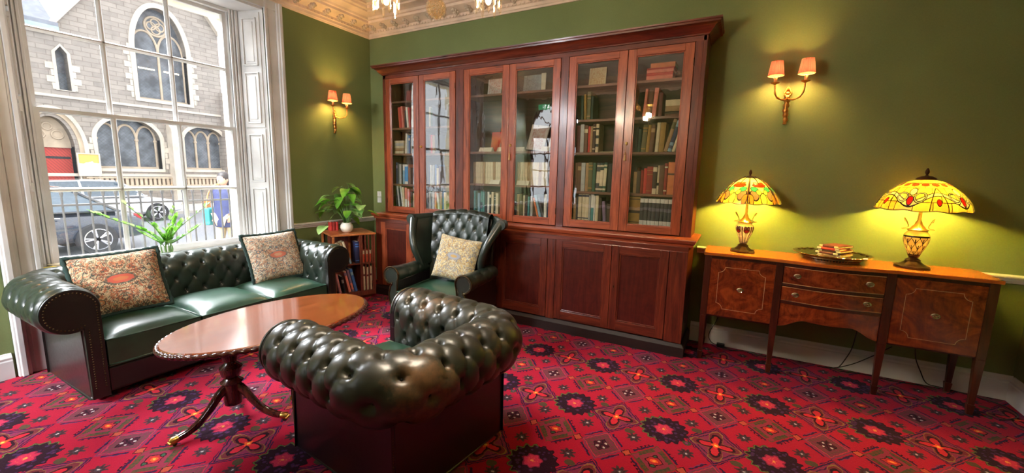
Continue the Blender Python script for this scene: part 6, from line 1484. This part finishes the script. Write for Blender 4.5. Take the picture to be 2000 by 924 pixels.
car('car', -14.6, 1.35, GZ-.12, radians(90), 'whitecar', 'long white estate car on the far side of the street, below the notice board', 4.7, kind='estate')
car('car', -14.9, 7.7, GZ-.12, radians(90), 'silvercar', 'silver white car farther right, partly behind the walking person', 4.4, kind='estate')

def person():
    t = empty('person', (-4.0, .14, GZ), radians(20), 'person in navy coat with teal shoulder bag and beige trousers walking past the railings', 'person')
    J = {'pel': (0, 0, .92), 'sp': (0, .0, 1.12), 'ch': (0, -.01, 1.34), 'nk': (0, .0, 1.46), 'hd': (0, -.02, 1.54), 'ls': (-.17, 0, 1.38), 'le': (-.22, .05, 1.12), 'lw': (-.20, -.06, .90), 'rs': (.17, 0, 1.38), 're': (.23, -.02, 1.12), 'rw': (.19, -.14, .96),
         'lh': (-.09, 0, .88), 'lk': (-.10, -.08, .48), 'la': (-.10, .04, .09), 'lt': (-.10, -.10, .03), 'rh': (.09, 0, .88), 'rk': (.10, .02, .48), 'ra': (.10, .18, .12), 'rt': (.10, .06, .03)}
    E = [('pel', 'sp'), ('sp', 'ch'), ('ch', 'nk'), ('nk', 'hd'), ('ch', 'ls'), ('ls', 'le'), ('le', 'lw'), ('ch', 'rs'), ('rs', 're'), ('re', 'rw'), ('pel', 'lh'), ('lh', 'lk'), ('lk', 'la'), ('la', 'lt'), ('pel', 'rh'), ('rh', 'rk'), ('rk', 'ra'), ('ra', 'rt')]
    rad = dict(pel=.14, sp=.125, ch=.14, nk=.05, hd=.055, ls=.065, le=.045, lw=.03, rs=.065, re=.045, rw=.03, lh=.09, lk=.06, la=.04, lt=.035, rh=.09, rk=.06, ra=.04, rt=.035)
    def skin(name, keys, mat, grow=0, par=t):
        ks = list(keys); me = bpy.data.meshes.new(name); me.from_pydata([J[k] for k in ks], [(ks.index(a), ks.index(b)) for a, b in E if a in ks and b in ks], [])
        me.materials.append(M[mat]); o = bpy.data.objects.new(name, me); COL.objects.link(o); o.parent = par
        s = o.modifiers.new('skin', 'SKIN'); s.use_smooth_shade = True
        for i, k in enumerate(ks): r = rad[k]+grow; me.skin_vertices[0].data[i].radius = (r, r*(.8 if k in ('pel', 'sp', 'ch') else 1))
        me.skin_vertices[0].data[0].use_root = True
        sb = o.modifiers.new('smooth', 'SUBSURF'); sb.levels = 1; sb.render_levels = 2; return o
    body = skin('body', list(J), 'skin')
    skin('trousers', ['pel', 'lh', 'lk', 'la', 'rh', 'rk', 'ra'], 'trouser', .018)
    skin('coat_sleeves', ['ch', 'sp', 'ls', 'le', 'lw', 'rs', 're', 'rw'], 'coat', .016)
    c = MB(); c.lathe([(.20, .72), (.215, .74), (.20, .95), (.185, 1.15), (.20, 1.34), (.14, 1.44), (.07, 1.48)], (0, 0, 0), 20); c.v = [(x, y*.75, z) for x, y, z in c.v]; build('coat', c, 'coat', t, smooth=60)
    h = MB(); h.ball((0, -.03, 1.60), .098, 16, (.86, 1.0, 1.18)); h.ball((0, -.13, 1.585), .018, 8); h.ball((-.085, -.02, 1.59), .02, 8, (.5, 1, 1.4)); h.ball((.085, -.02, 1.59), .02, 8, (.5, 1, 1.4)); build('head', h, 'skin', t, smooth=80)
    h = MB(); h.ball((0, -.008, 1.635), .106, 16, (.92, 1.0, 1.05)); h.ball((0, .035, 1.57), .085, 12, (1, .8, 1.2)); build('hair', h, 'hair', t, smooth=80)
    for s, wv in ((-1, J['lw']), (1, J['rw'])):
        m = MB(); w = Vector(wv); m.ball(w+Vector((0, -.01, -.05)), .034, 8, (.55, .9, 1.3))
        for k in range(4): m.tube([w+Vector((0, -.035+.017*k, -.08)), w+Vector((0, -.04+.017*k, -.12)), w+Vector((s*-.012, -.042+.017*k, -.145+.008*abs(k-1.5)))], [.009, .008, .006], 6)
        m.tube([w+Vector((0, -.035, -.04)), w+Vector((0, -.058, -.075))], [.010, .007], 6); build('hand', m, 'skin', t, smooth=60)
    b = empty('shoulder_bag', (-4.0-.26, .14-.12, GZ+.75), radians(20), 'teal shoulder bag with orange cloth hanging at the walking person’s side', 'bag')
    build('bag_body', MB().box(-.07, .07, -.15, .15, .0, .32), 'bag', b, bevel=.03, seg=3); build('strap', MB().tube(catmull([(0, -.12, .30), (.04, -.08, .60), (.16, .0, .76), (.16, .06, .6), (0, .12, .30)], 6), .012, 6), 'orangecloth', b, smooth=60)
    build('orange_scarf', MB().box(-.09, -.05, -.12, .05, .18, .48), 'orangecloth', b, bevel=.02, seg=3)
person()
